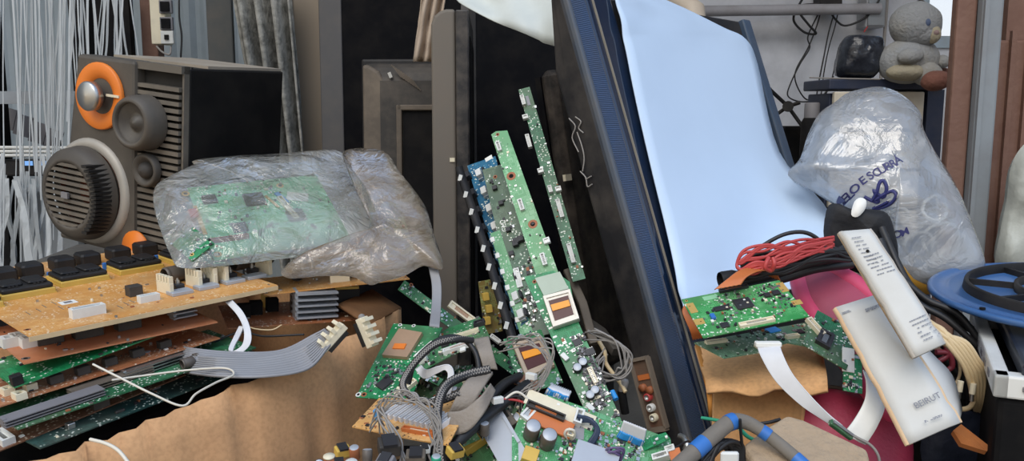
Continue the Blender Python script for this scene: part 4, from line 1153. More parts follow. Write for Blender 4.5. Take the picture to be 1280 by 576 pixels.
# bright board with the metal framed window
bd = Board('circuit_board', 'bright green circuit board with silver metal frame and amber window', 'circuit board', (736, 522), (655, 345), (778, 530), 1.07, (-.12, -.76, .64), G2, n=(-.12, -.76, .64), poly=[(736, 524), (655, 346), (692, 338), (712, 352), (722, 400), (778, 528), (755, 540)])
CL = mat('shield_alu', 'c4bfb4', .4, .4, dirt=.25)
q = [bd.at(*c) for c in ((669, 349), (700, 341), (711, 362), (680, 371))]
if sum(q[i][0] * q[(i + 1) % 4][1] - q[(i + 1) % 4][0] * q[i][1] for i in range(4)) < 0: q.reverse()
MB().prism(q, .0003, .004).build('thermal_pad', mat('pale_pad', 'a9b5a4', .6, dirt=.2), bd.root, origin=Z0)
shield(bd, [(679, 374), (713, 365), (725, 402), (692, 413)], CL, h=.009)
for k in range(7): bd.blk('white_mark', 672 + 5.4 * k, 377 + 11 * k, .003, .006, .0006, 'sticker')
for q in ((722, 462), (729, 455), (738, 496), (744, 490)): bd.cap(*q, .0062, .010, m='chip')
for q in ((706, 447), (738, 510)): bd.blk('ferrite', *q, .012, .007, .005, 'white', rot=20)
for q in ((722, 428), (738, 440)): bd.chip(*q, .010, .012, .002)
bd.conn(741, 470, .007, .024, .005, m='cream', rot=90); bd.pad(668, 352, .003, m='brown'); bd.pad(692, 346, .003, m='brown')
bd.smd(420, [(715, 420), (730, 418), (775, 520), (748, 532)], seed=47, big=1.0, mats=('grey', 'chip', 'silver', 'dkgrey', 'cream')); bd.smd(40, [(700, 420), (720, 420), (745, 520), (735, 525)], seed=48)
# diagonal strip
bd = Board('circuit_board', 'green circuit strip lying diagonally from dusty bag down to heap', 'circuit board', (506, 350), (648, 456), (498, 362), 1.26, (.15, -.75, .62), G1, tol=18)
bd.conn(576, 391, .046, .012, .005, m='cream', slot='brown'); bd.conn(618, 424, .018, .007, .005, m='white', slot='white'); bd.conn(640, 446, .014, .006, .005, m='white', slot='silver')
bd.smd(46, seed=49); bd.pad(597, 408, .003, m='brown'); bd.pad(514, 356, .003, m='brown')
# bright board at left with brown metal plate
bd = Board('circuit_board', 'bright green circuit board with tan metal plate beside cardboard box', 'circuit board', (446, 497), (512, 500), (493, 404), 1.09, (-.1, -.58, .80), G2, tol=22, poly=[(445, 496), (492, 404), (553, 409), (512, 501)])
q = [bd.at(*c) for c in ((479, 447), (500, 414), (529, 419), (510, 450))]
if sum(q[i][0] * q[(i + 1) % 4][1] - q[(i + 1) % 4][0] * q[i][1] for i in range(4)) < 0: q.reverse()
o_ = MB().prism(q, .0003, .006).build('metal_plate', mat('tan_plate', 'b39478', .45, .3, dirt=.3), bd.root, origin=Z0)
x, y = bd.at(501, 437); MB().box((x, y, .0066), (.018, .010, .002)).build('orange_tape', M['orange'], o_, origin=Z0)
bd.conn(497, 495, .008, .008, .004, m='white'); bd.conn(508, 487, .008, .034, .006, m='cream', rot=-32); bd.blk('white_strip', 532, 437, .012, .034, .001, 'sticker', rot=-28); bd.blk('brown_pad', 529, 446, .010, .010, .0015, 'brown', rot=-28)
bd.chip(481, 480, .016, .020, .003, rot=-30); bd.chip(484, 473, .006, .008, .003, rot=-30); bd.pad(448, 493, .004, m='white'); bd.pad(455, 493, .004, m='brown'); bd.pad(517, 407, .003, m='white'); bd.pad(500, 406, .003, m='white')
for k in range(5): bd.blk('white_dot', 484 + 4.6 * k, 451 + .4 * k, .002, .002, .001, 'sticker')
bd.smd(110, [(470, 455), (512, 455), (520, 480), (500, 498), (455, 490)], seed=50)
# dense boards in the middle of the heap
bd = Board('circuit_board', 'dense green circuit board inside the looped black braided cable', 'circuit board', (512, 452), (604, 424), (540, 420), 1.13, (0, -.72, .69), G1, tol=20, poly=[(512, 454), (528, 428), (560, 410), (600, 396), (612, 420), (560, 446), (530, 462)])
bd.conn(574, 436, .044, .010, .006, m='white', slot='brown', rot=4); bd.conn(530, 452, .012, .010, .008, m='white'); bd.conn(578, 420, .05, .006, .005, m='cream'); bd.conn(600, 406, .016, .012, .006, m='chip', slot='silver'); bd.blk('white_tag', 579, 438, .008, .010, .003, 'sticker')
bd.chip(556, 432, .008, .010); bd.smd(110, seed=51)
bd = Board('circuit_board', 'dark dense circuit board under the white ribbon loop', 'circuit board', (520, 500), (600, 482), (535, 462), 1.12, (0, -.65, .75), G5, tol=20, poly=[(512, 500), (530, 462), (590, 456), (612, 484), (585, 505), (540, 512)])
bd.smd(150, seed=52, big=1.3); bd.chip(556, 486, .012, .012); 
for q in ((540, 478), (572, 494), (590, 476)): bd.cap(*q, .005, .012)
# tan board
bd = Board('circuit_board', 'pale orange circuit board with row of white sockets at heap front', 'circuit board', (441, 534), (557, 556), (480, 500), 1.0, (0, -.5, .86), T4, tol=18, poly=[(440, 533), (474, 497), (590, 500), (560, 556), (500, 546)])
for k in range(11): bd.conn(492 + 6.6 * k, 515 + 1.6 * k, .0045, .030, .007, m='flatwhite', slot='grey', rot=-12)
bd.conn(525, 541, .05, .007, .005, m='copperflex', slot='cream'); bd.blk('blue_capacitor', 473, 524, .006, .006, .014, 'ltblue')
for q in ((452, 522), (458, 529), (463, 517), (468, 533)): bd.blk('printed_mark', *q, .006, .003, .0006, 'brown', rot=20)
bd.smd(30, seed=53)
# front boards
bd = Board('circuit_board', 'large green circuit board at bottom with brown socket and white cables', 'circuit board', (664, 488), (838, 548), (640, 560), 1.03, (-.05, -.58, .80), pcbmat('pcb_mid_green', '3f8a52', '63a878', seed=16), tol=16, poly=[(662, 488), (700, 498), (838, 548), (846, 600), (640, 600), (640, 545)])
RB_ = bd
bd.blk('socket', 688, 530, .056, .022, .004, 'copperflex', rot=-4, z=.0012); bd.conn(681, 517, .050, .009, .010, m='dkgrey', slot='copperflex', rot=-4, nm='socket_shroud')
bd.pad(703, 541, .003, m='white'); bd.blk('thermal_paste', 700, 512, .09, .022, .0008, 'cream', rot=-4); bd.blk('thermal_paste', 718, 538, .024, .022, .0008, 'flatgrey', rot=12)
bd.conn(722, 525, .010, .020, .012, m='white', slot='silver', rot=0); bd.conn(660, 518, .020, .012, .006, m='white', slot='silver', rot=70)
for q in ((663, 545), (683, 556)): bd.cap(*q, .0095, .026)
bd.smd(120, [(745, 540), (800, 552), (800, 576), (720, 576)], seed=54); bd.smd(70, [(665, 545), (720, 548), (720, 576), (660, 576)], seed=55)
bd.smd(60, [(680, 492), (720, 500), (800, 535), (740, 540)], seed=56, big=.7)
bd.sink(740, 586, .052, .042, .020, n=4, up=False); bd.sink(620, 560, .06, .05, .034, n=5, up=False, rot=18) if 0 else None
bd.conn(712, 545, .008, .010, .010, m='cream'); bd.blk('coil', 662, 572, .018, .018, .010, 'yellow')
bd = Board('circuit_board', 'green circuit board with big pale heat sink at bottom middle', 'circuit board', (560, 590), (650, 528), (590, 640), 1.0, (-.1, -.55, .82), G1, tol=18, poly=[(556, 588), (600, 548), (640, 520), (660, 545), (640, 610), (560, 620)])
bd.sink(634, 560, .035, .085, .034, n=4, up=False, rot=-4); bd.blk('transformer', 620, 536, .044, .020, .022, 'dkgrey', rot=0); bd.blk('yellow_core', 603, 552, .05, .012, .014, 'yellow', rot=0); bd.blk('resistor_block', 641, 533, .012, .024, .022, 'brngrey')
bd.conn(626, 552, .008, .016, .010, m='white'); bd.smd(50, seed=57); bd.cap(646, 528, .008, .014, m='yellow')
bd = Board('circuit_board', 'small bright green strip crossing lower right of heap', 'circuit board', (778, 570), (838, 540), (775, 562), .99, (-.1, -.6, .8), G2, tol=18, poly=[(772, 566), (780, 556), (832, 540), (838, 548), (786, 572)])
bd.pad(782, 563, .005, m='copperflex'); bd.conn(802, 562, .004, .006, .003, m='white'); bd.smd(10, seed=58)
bd = Board('circuit_board', 'green circuit board corner with orange screw tab beside foam pipe', 'circuit board', (800, 585), (850, 570), (795, 560), .98, (-.1, -.6, .8), G1, tol=18, poly=[(790, 590), (800, 560), (845, 562), (852, 590)])
bd.conn(838, 562, .012, .008, .005, m='white', slot='silver'); bd.blk('screw_tab', 845, 570, .014, .018, .003, 'copperflex'); bd.pad(844, 572, .003, m='brown'); bd.conn(828, 574, .020, .008, .012, m='white', slot='chip'); bd.smd(40, seed=59)

# scraps deep in the heap
for k, (a_, b_, c_, d_, m_, lab) in enumerate((((610, 506), (640, 520), (622, 492), 1.04, G5, 'small dark green board scrap deep in the heap middle'), ((640, 478), (668, 490), (650, 466), 1.07, T3, 'small brown board scrap beside black cables'), ((524, 470), (548, 482), (530, 462), 1.09, G1, 'small green board scrap left of white ribbon loop'), ((560, 566), (600, 548), (552, 552), .99, G3, 'pale green board scrap at bottom beside pale heat sink'))):
    bd = Board('circuit_board', lab, 'circuit board', a_, b_, c_, d_, (-.1, -.6, .8), m_, tol=20); bd.smd(18, seed=80 + k)
for k, (a_, b_, lab) in enumerate((((622, 500), (650, 512), 'tiny white connector lying on black cables in heap'), ((588, 512), (600, 520), 'tiny cream connector below the red wire'), ((664, 470), (676, 482), 'tiny white connector near the tan shield can'))):
    tag(bev(MB().box(P(a_[0], a_[1], .995 + .03 * (k == 2)), (.014, .007, .008), rot=Matrix.Rotation(.5 + k, 3, 'Z')).build('connector', M['white' if k != 1 else 'cream']), .001), lab, 'connector')
# ribbons of the heap
def two_tone(name, lab, prs, wires=10, blue=2):
    e = thing(name, lab, 'cable', Matrix.Translation(pt(prs[0][0])))
    o = ribbon('ribbon', None, None, prs[blue - 1:] if 0 else prs, M['flatwhite'], wires, .0014, 6)
    I = e.matrix_basis.inverted(); o.parent = e; o.location = I @ o.location
    for k in ('label', 'category'):
        if k in o: del o[k]
    o2 = ribbon('blue_stiffener', None, None, [(pt(a) + V((0, -.0015, .001)), pt(b) + V((0, -.0015, .001))) for a, b in prs[:2]], M['ltblue'], 2, .0016, 6)
    o2.parent = e; o2.location = I @ o2.location
    return e
two_tone('flat_cable', 'white flat cable with blue end plugged at heap right', [((770, 546, .995), (802, 558, .99)), ((775, 538, .99), (805, 551, .985)), ((780, 525, .985), (808, 536, .98))])
two_tone('flat_cable', 'white flat cable with blue end beside brown socket', [((681, 492, 1.04), (708, 505, 1.035)), ((685, 485, 1.035), (711, 496, 1.03)), ((690, 480, 1.05), (714, 490, 1.045))])
ribbon('flat_cable', 'white flat cable hanging straight down behind the tan plate board', 'cable', [((536, 334, 1.24), (546, 333, 1.24)), ((540, 355, 1.22), (551, 354, 1.22)), ((540, 380, 1.19), (551, 381, 1.19)), ((537, 407, 1.14), (549, 409, 1.14))], M['flatgrey'], 5, .0014)
ribbon('flat_cable', 'white flat cable curled in a loop within black braided cable', 'cable', [((519, 461, 1.07), (526, 456, 1.07)), ((530, 473, 1.05), (533, 462, 1.05)), ((547, 466, 1.04), (547, 458, 1.04)), ((556, 462, 1.035), (561, 456, 1.035)), ((560, 470, 1.03), (567, 467, 1.03)), ((552, 490, 1.02), (562, 494, 1.02)), ((535, 499, 1.02), (542, 506, 1.02)), ((515, 499, 1.03), (522, 506, 1.03))], M['flatwhite'], 4, .0014)
# fabric sleeves
def sleeve(lab, prs, group=None):
    ribbon('cable_sleeve', lab, 'sleeve', prs, M['sleeve'], 4, .004, 8, ridge=.12)
sleeve('grey brown fabric cable sleeve upright at the heap centre', [((591, 425, 1.09), (611, 421, 1.09)), ((598, 440, 1.06), (616, 440, 1.06)), ((604, 460, 1.05), (622, 462, 1.05))])
sleeve('grey brown fabric cable sleeve folded diagonally over black cables', [((616, 466, 1.03), (596, 468, 1.04)), ((606, 482, 1.0), (580, 480, 1.0)), ((592, 505, .985), (566, 505, .985)), ((582, 518, .99), (558, 522, .99))])
sleeve('grey brown fabric cable sleeve lowest, ending above front boards', [((560, 515, .975), (563, 545, .965)), ((580, 512, .97), (586, 538, .96)), ((600, 496, .975), (603, 518, .965)), ((612, 480, 1.0), (618, 488, 1.0))])
# wires of the heap
BR = mat('braided_cable', '2a2a2c', .6, dirt=.0); 
def braided(lab, pts, r):
    e = thing('braided_cable', lab, 'cable', Matrix.Translation(pt(pts[0])))
    c = cat(pts, 8)
    wchild(MB().tube(c, r, 10), 'core', BR, e)
    mb = MB()
    for i in range(0, len(c) - 1, 1):
        a, b = c[i], c[i + 1]; w_ = (b - a)
        t = w_.normalized().cross(V((0, -1, .3))).normalized(); f = V((0, -.8, .5)).normalized()
        for s_ in (-1, 1): mb.tube([a + f * r * .9 + t * r * .55 * s_, b + f * r * .92 - t * r * .55 * s_], r * .16, 4)
    o = wchild(mb, 'braid', M['wgrey'], e)
braided('black braided cable curling round the dense green board', [(590, 425, 1.07), (570, 424, 1.05), (545, 430, 1.04), (525, 446, 1.03), (508, 468, 1.02), (504, 484, 1.01), (518, 498, 1.0), (545, 502, .995), (575, 492, .99)], .0045)
braided('thick black braided cable dropping to the heap front', [(612, 462, 1.03), (585, 468, 1.02), (560, 480, 1.0), (549, 500, .98), (546, 525, .96), (548, 550, .94), (552, 580, .93)], .006)
cable('cable', 'smooth black cable looping up round the white ribbon loop', 'cable', [(600, 470, 1.04), (594, 440, 1.06), (575, 422, 1.07), (548, 425, 1.06), (520, 450, 1.04), (510, 480, 1.03)], .0035, M['wblack'])
cable('cable', 'thick black cable running diagonally under fabric sleeves to front', 'cable', [(660, 480, 1.06), (640, 495, 1.03), (615, 515, 1.0), (585, 540, .97), (558, 566, .95), (530, 590, .94)], .007, M['wblack'])
cable('cable', 'black cable bundle strand behind the fabric sleeves', 'cable', [(650, 470, 1.08), (630, 480, 1.05), (610, 500, 1.02), (580, 525, 1.0)], .006, M['wblack'])
for k in range(9):
    r_ = random.Random(100 + k); j = lambda a: a + r_.uniform(-11, 11)
    cable('grey_wire', 'loose grey wires looping over the white socket row', 'wire', [(j(470), j(533), .97), (474, j(512), .955), (j(490), j(498), .95), (j(515), j(497), .945), (j(533), j(510), .94), (j(541), j(535), .935), (j(543), 560 + k, .93), (540 + k * 2, 590, .93)], .0010, M['wgrey'], n=6, seg=6, group='grey wires over the pale orange board')
for k in range(5):
    r_ = random.Random(200 + k); j = lambda a: a + r_.uniform(-8, 8)
    cable('grey_wire', 'thin grey wires slanting down across front of pale orange board', 'wire', [(j(478), j(515), .95), (j(485), j(535), .94), (j(497), j(558), .93), (j(506), 585, .92)], .0012, M['wgrey'], n=5, seg=6, group='grey wires slanting at the front')
for k in range(8):
    r_ = random.Random(300 + k); j = lambda a: a + r_.uniform(-11, 11)
    cable('grey_wire', 'loose grey wires arching over the tan shield can', 'wire', [(j(632), j(430), 1.07), (j(650), j(424), 1.05), (j(675), j(428), 1.035), (j(690), j(445), 1.03), (j(680), j(470), 1.03), (j(660), j(495), 1.03), (j(648), j(515), 1.03)], .0010, M['wgrey'], n=6, seg=6, group='grey wires over the tan shield can')
for k in range(7):
    r_ = random.Random(400 + k); j = lambda a: a + r_.uniform(-8, 8)
    cable('grey_wire', 'coiled grey wires hanging right of the metal framed board', 'wire', [(j(738), j(417), 1.17), (j(758), j(421), 1.15), (j(776), j(435), 1.14), (j(783), j(452), 1.14), (j(775), j(466), 1.14), (j(757), j(469), 1.15), (j(745), j(462), 1.16), (j(752), j(440), 1.17)], .0013, M['wgrey'], n=7, seg=6, group='coil of grey wires by the big television')
cable('wire', 'beige wire inside the coil of grey wires', 'wire', [(748, 425, 1.18), (756, 440, 1.17), (758, 455, 1.17), (775, 478, 1.16), (782, 490, 1.15)], .003, M['wcream'])
e = thing('wire_plug', 'small grey plug hanging below the coil of grey wires', 'plug', Matrix.Translation(P(777, 478, 1.16)))
MB().lathe([(.004, 0), (.006, .004), (.006, .016), (.004, .02), (.0001, .02)], (0, 0, -.014), (.3, 0, 1), 12).build('plug_body', M['wgrey'], e, origin=Z0)
MB().tube([(0, 0, -.012), (.006, 0, -.045)], .006, 8).build('boot', M['blackmatt'], e, origin=Z0)
for k, (c, lab) in enumerate((('wred', 'red wire crossing the dark middle of the heap'), ('wblack', 'black wire twisting through the dark middle of the heap'), ('wwhite', 'white wire ending in dark middle of heap'))):
    cable('wire', lab, 'wire', [(596 + 4 * k, 494 - 6 * k, 1.0), (620, 498 + 3 * k, 1.01), (645, 500 - 5 * k, 1.02), (662, 506 - 3 * k, 1.02)], .0016, M[c])
for k in range(4):
    cable('wire', 'thick dark blue wires curving from the white connector', 'wire', [(722, 520 + k * 2, 1.0), (738, 524 + k, .99), (748 - k, 538, .985), (740 - k * 2, 556, .98), (727 - k * 2, 570, .975)], .0024, mat('navy_wire', '24344e', .5, dirt=.1) if k == 0 else bpy.data.materials['navy_wire'], group='dark blue wires on the large green board')
for k in range(6):
    r_ = random.Random(500 + k); j = lambda a: a + r_.uniform(-5, 5)
    cable('wire', 'tangle of thin purple and red wires at the bottom edge', 'wire', [(j(757), j(568), .965), (j(765), j(562), .955), (j(776), j(566), .955), (j(770), j(574), .96), (j(760), j(575), .96)], .0014, mat('purple_wire', '5d4f78', .5) if k == 0 else bpy.data.materials['purple_wire'], group='purple wires at bottom edge')
cable('wire', 'white wire loop with cream plug on the large green board', 'wire', [(712, 550, .985), (706, 543, .98), (709, 537, .978), (717, 538, .978), (718, 546, .982), (713, 551, .985)], .0017, M['wwhite'])
cable('wire', 'thin black wire arcing before the foot of big television', 'wire', [(820, 590, .97), (832, 570, .98), (850, 556, 1.0), (862, 552, 1.02), (866, 565, 1.03), (856, 590, 1.0)], .0014, M['wblack'])
# loose parts along the lower edge
def loose(name, lab, px, py, d, kind, s=1.0, m='dkgrey', rot=0.0, tilt=0.0):
    s *= .58; py += 13
    e = thing(name, lab, 'component', Matrix.Translation(P(px, py, d)) @ Matrix.Rotation(rot, 4, 'Z') @ Matrix.Rotation(tilt, 4, 'X'))
    if kind == 'block':
        bev(MB().box((0, 0, .007 * s), (.022 * s, .018 * s, .014 * s)).build('body', M[m], e, origin=Z0), .0015)
        MB().box((0, 0, .015 * s), (.014 * s, .019 * s, .003 * s)).build('tape', M['chip' if m != 'chip' else 'grey'], e, origin=Z0)
    elif kind == 'can':
        MB().lathe([(.007 * s, 0), (.0078 * s, .002), (.0074 * s, .004), (.0078 * s, .006), (.0078 * s, .02 * s), (.0068 * s, .021 * s), (.0001, .021 * s)], seg=18, mis=[0, 0, 0, 0, 0, 1]).build('can', [M[m], M['alu']], e, origin=Z0)
        for k in (-1, 1): MB().cyl((.002 * k, 0, 0), (.003 * k, 0, -.008), .0006, seg=6).build('lead', M['silver'], e, origin=Z0)
    elif kind == 'coil':
        mb = MB(); mb.lathe([(.010 * s, 0), (.010 * s, .002), (.006 * s, .003), (.006 * s, .012 * s), (.010 * s, .013 * s), (.010 * s, .015 * s), (.0001, .015 * s)], seg=20)
        mb.build('bobbin', M[m], e, origin=Z0)
        MB().lathe([(.0062 * s, .003), (.009 * s, .004), (.009 * s, .0115 * s), (.0062 * s, .012 * s)], seg=20).build('winding', M['copperflex'], e, origin=Z0)
lo = [('transformer', 'small bright yellow transformer block loose at bottom left of heap', 428, 556, .92, 'block', 1.3, 'yellow', .5, .2), ('capacitor', 'brown sleeved capacitor beside the yellow transformer block', 444, 560, .91, 'can', 1.3, 'brown', 0, .3),
      ('capacitor', 'black capacitor with silver top lying left of yellow block', 398, 568, .88, 'can', 1.2, 'chip', .3, 1.1), ('coil', 'beige coil left of yellow block at bottom edge', 412, 566, .885, 'coil', 1.1, 'cream', 0, .2),
      ('capacitor', 'dark purple capacitor below the pale orange board', 459, 566, .885, 'can', 1.25, 'capsleeve', 0, -.2), ('transformer', 'dark grey transformer block under the pale orange board corner', 486, 552, .92, 'block', 1.9, 'dkgrey', .3, .3),
      ('coil', 'white coil lowest among loose parts at bottom edge', 440, 574, .86, 'coil', 1.2, 'white', 0, .4), ('transformer', 'grey transformer block in front of the dark one', 484, 570, .88, 'block', 1.5, 'grey', -.4, .5),
      ('connector', 'long brown connector block at bottom edge below grey wires', 520, 566, .90, 'block', 1.7, 'brngrey', .05, .2), ('capacitor', 'green sleeved capacitor near thick braided cable foot', 545, 570, .9, 'can', 1.2, 'wgreen', .2, .3),
      ('coil', 'tan coil in the middle of loose parts', 470, 574, .865, 'coil', 1.0, 'cream', 0, -.3), ('transformer', 'brown transformer block by the cardboard box foot', 424, 574, .86, 'block', 1.2, 'brown', .2, .1),
      ('transformer', 'yellow transformer block right of thick braided cable', 568, 556, .93, 'block', 1.4, 'yellow', .6, .3), ('capacitor', 'silver topped capacitor beside the lower fabric sleeve', 606, 530, .98, 'can', 1.3, 'capsleeve', 0, .2),
      ('connector', 'white connector block at left of braided cable', 531, 552, .93, 'block', .9, 'white', .3, .2)]
for a in lo: loose(*a)
# metal tray under loose parts
tag(bev(MB().box((-.17, .93, .395), (.26, .16, .04)).build('metal_chassis', M['brngrey']), .004), 'dusty metal chassis under the loose components at bottom', 'chassis')
cable('blue_clip', 'tiny blue cable clip beside the metal framed board', 'clip', [(765, 489, 1.1), (770, 499, 1.09)], .004, M['ltblue'])
# ------------------------------------------------------------------ right: boards on a carton, case, foam strips
KL = kraft('light_carton', 'dcab78', .25); KLi = kraft('carton_inside', 'c99a68', .4)
e = thing('cardboard_box', 'small orange brown carton under circuit boards beside big television', 'box', Matrix.Translation((.33, 1.15, 0)))
a, b, c, d = P(884, 486, 1.09), P(1036, 484, 1.06), P(1026, 424, 1.22), P(868, 434, 1.24)
def lerp4(u, v): return (a.lerp(b, u)).lerp(d.lerp(c, u), v)
rows = [[lerp4(i / 14, j / 8) + V((0, -.004 * math.sin(i * 1.3) * (1 - j / 8), .004 * math.sin(i * .9 + j) * (1 - j / 8) - (.006 if j == 0 else 0))) for i in range(15)] for j in range(9)]
wchild(MB().grid(rows, .005), 'top_flap', KL, e)
f1, f2 = P(893, 492, 1.13), P(1003, 490, 1.11)
def wall_(p, q, z0, z1, nm, m, bowv=0.0):
    nn = (q - p).cross(V((0, 0, 1))).normalized(); rows = []
    for j in range(5):
        z = z0 + (z1 - z0) * j / 4
        rows.append([V((p.x + (q.x - p.x) * i / 10, p.y + (q.y - p.y) * i / 10, z)) + nn * bowv * math.sin(PI * i / 10) for i in range(11)])
    return wchild(MB().grid(rows, .005), nm, m, e)
wall_(f1, f2, 0, f1.z + .008, 'front_side', KLi, -.006)
g1, g2 = f1 + V((.05, .05, 0)), f2 + V((.05, .09, 0))
wall_(g1, f1, 0, f1.z + .012, 'left_side', KL); wall_(f2, g2, 0, f1.z + .008, 'right_side', KL); wall_(g2, g1, 0, f1.z + .01, 'back_side', KL)
k1, k2, k3 = P(869, 432, 1.24), P(883, 486, 1.10), P(886, 520, 1.10)
wchild(MB().grid([[k1, k1 + V((.006, -.002, 0))], [k2, k2 + V((.008, 0, 0))], [k3, k3 + V((.004, 0, 0))]], .005), 'torn_edge', mat('torn_orange', 'd08a3a', .8, dirt=.2), e)
o_ = P(1000, 470, 1.08)
# second and first boards on the carton
bd = Board('circuit_board', 'lower dull green circuit board on carton beneath bright green one', 'circuit board', (900, 446), (1040, 428), (872, 424), 1.06, (-.05, -.30, .95), pcbmat('pcb_dull_green', '4a7a5c', '6f957a', seed=17), tol=18, poly=[(868, 428), (1045, 396), (1064, 424), (1050, 440), (985, 428), (960, 434), (950, 440), (905, 447)])
bd.conn(895, 428, .034, .006, .004, m='cream', rot=0); bd.conn(955, 433, .030, .007, .004, m='cream', slot='chip'); bd.conn(990, 422, .022, .006, .005, m='cream'); bd.chip(1000, 415, .010, .010); bd.conn(1045, 410, .02, .03, .006, m='chip', slot='silver')
bd.blk('blue_end', 966, 413, .022, .012, .002, 'ltblue', rot=8); bd.smd(120, seed=61)
bd = Board('circuit_board', 'bright green controller circuit board with gold corners topmost on carton', 'circuit board', (879, 421), (1011, 395), (852, 374), 1.04, (-.12, -.45, .88), pcbmat('pcb_controller', '338a48', '5aa868', seed=18), tol=22, poly=[(879, 422), (852, 374), (974, 350), (1012, 395)])
TC = bd
bd.chip(929, 380, .022, .022, .002); bd.chip(902, 386, .020, .009, .002); bd.chip(970, 367, .010, .009, .003); bd.chip(959, 370, .008, .008, .003)
for q, w_, l_ in (((865, 385), .010, .022), ((874, 402), .013, .012), ((978, 359), .010, .022), ((996, 378), .013, .010)): bd.blk('gold_corner', *q, w_, l_, .0005, 'gold')
for q in ((858, 376), (862, 383), (876, 402), (974, 355), (979, 362), (995, 378)): bd.pad(*q, .002, m='gold')
bd.conn(946, 404, .046, .008, .004, m='cream', slot='chip'); bd.conn(917, 362, .040, .006, .004, m='chip', slot='brown'); bd.chip(906, 407, .010, .010, .002)
bd.blk('blue_connector', 891, 397, .006, .010, .004, 'blue'); bd.smd(170, [(890, 372), (975, 355), (1000, 390), (900, 412), (880, 400)], seed=62, big=.9); bd.smd(60, [(905, 368), (970, 354), (985, 372), (935, 378)], seed=63, big=.8)
x, y = bd.at(888, 372); MB().box((x, y, .0003), (.020, .009, .0006)).build('pale_print', mat('pale_green_print', '8cc79a', .6), bd.root, origin=Z0)
for lab, c4, d0, hint, m, s in (('dark green circuit board tucked between bright board and pink case', ((1003, 430), (1058, 462), (995, 372)), 1.10, (-.5, -.6, .6), G5, 64), ('small green circuit board standing behind red case rim with white paper', ((1054, 488), (1078, 492), (1052, 440)), 1.07, (-.3, -.85, .4), G2, 65)):
    bd = Board('circuit_board', lab, 'circuit board', *c4, d0, hint, m, tol=18); bd.smd(30, seed=s)
    if s == 64: bd.conn(1018, 410, .010, .030, .006, rot=60); bd.conn(1030, 425, .02, .03, .006, m='chip', slot='silver')
    else:
        x, y = bd.at(1066, 483); text_mesh('silkscreen', '(P)', .012, Matrix.Translation((x, y, .0006)) , M['sticker'], bd.root)
        bd.blk('paper_flap', 1060, 450, .016, .034, .002, 'sticker', rot=0)
# orange flex and cable bundle
ribbon('flex_cable', 'wide orange flex cable arching up behind bright controller board', 'cable', [((893, 362, 1.10), (926, 356, 1.10)), ((908, 350, 1.11), (934, 346, 1.11)), ((925, 338, 1.13), (950, 339, 1.13)), ((945, 335, 1.16), (968, 340, 1.16)), ((955, 342, 1.18), (976, 352, 1.18))], M['copperflex'], 6, .0012)
ribbon('flex_cable', 'orange flex cable folded down at left of controller board', 'cable', [((856, 380, 1.14), (866, 378, 1.14)), ((853, 390, 1.13), (868, 396, 1.12)), ((862, 412, 1.12), (876, 414, 1.11)), ((866, 425, 1.13), (880, 422, 1.12))], M['copperflex'], 4, .0012)
rb = random.Random(5)
for k in range(8):
    j = lambda a: a + rb.uniform(-8, 8)
    cable('red_cable', 'red cables of the coiled bundle over the controller board', 'cable', [(1042, j(303), 1.19), (1015, j(304), 1.17), (985, j(308), 1.155), (955, j(314), 1.15), (930, j(320), 1.15), (921, 330, 1.15), (926, 337, 1.145), (945, j(335), 1.14), (975, j(326), 1.14), (1005, j(315), 1.15), (1040, j(308), 1.17)], 0.0021, M['wred'], n=6, group='red cables in the coiled bundle')
for k in range(6):
    j = lambda a: a + rb.uniform(-9, 9)
    cable('black_cable', 'black cables of the coiled bundle over the controller board', 'cable', [(1060, j(308), 1.2), (1020, j(316), 1.175), (985, j(322), 1.165), (945, j(326), 1.165), (928, 332, 1.165), (940, j(338), 1.16), (980, j(334), 1.155), (1030, j(322), 1.165), (1062, j(318), 1.18)], .003, M['wblack'], n=6, group='black cables in the coiled bundle')
cable('black_cable', 'single dark cable arching above the red coiled bundle', 'cable', [(935, 322, 1.18), (955, 306, 1.18), (980, 293, 1.18), (1003, 290, 1.18), (1020, 297, 1.18), (1030, 310, 1.19)], .003, M['wblack'])
cable('cable_tie', 'red cable tie wrapped round the coiled bundle', 'cable tie', [(961, 322, 1.125), (958, 328, 1.12), (957, 335, 1.12), (964, 338, 1.125), (968, 330, 1.12), (966, 322, 1.125)], .003, M['wred'], closed=False)
for k, (y0, lab) in enumerate(((338, 'thick black cable running level below the red bundle'), (346, 'second thick black cable under the level one'), (354, 'third black cable close above the bright controller board'))):
    cable('black_cable', lab, 'cable', [(903 + k * 8, y0 + 8, 1.18), (940, y0 + 3, 1.19), (980, y0 - 6, 1.20), (1020, y0 - 18, 1.2), (1065, y0 - 24, 1.21)], .0065, M['wblack'])
tag(MB().lathe([(.011, 0), (.012, .004), (.012, .02), (.010, .026), (.006, .03), (.006, .05)], P(900, 350, 1.17), (1, .2, .1), 14).build('power_plug', M['black']), 'black round power plug resting on the diffuser sheet left of bundle', 'plug')
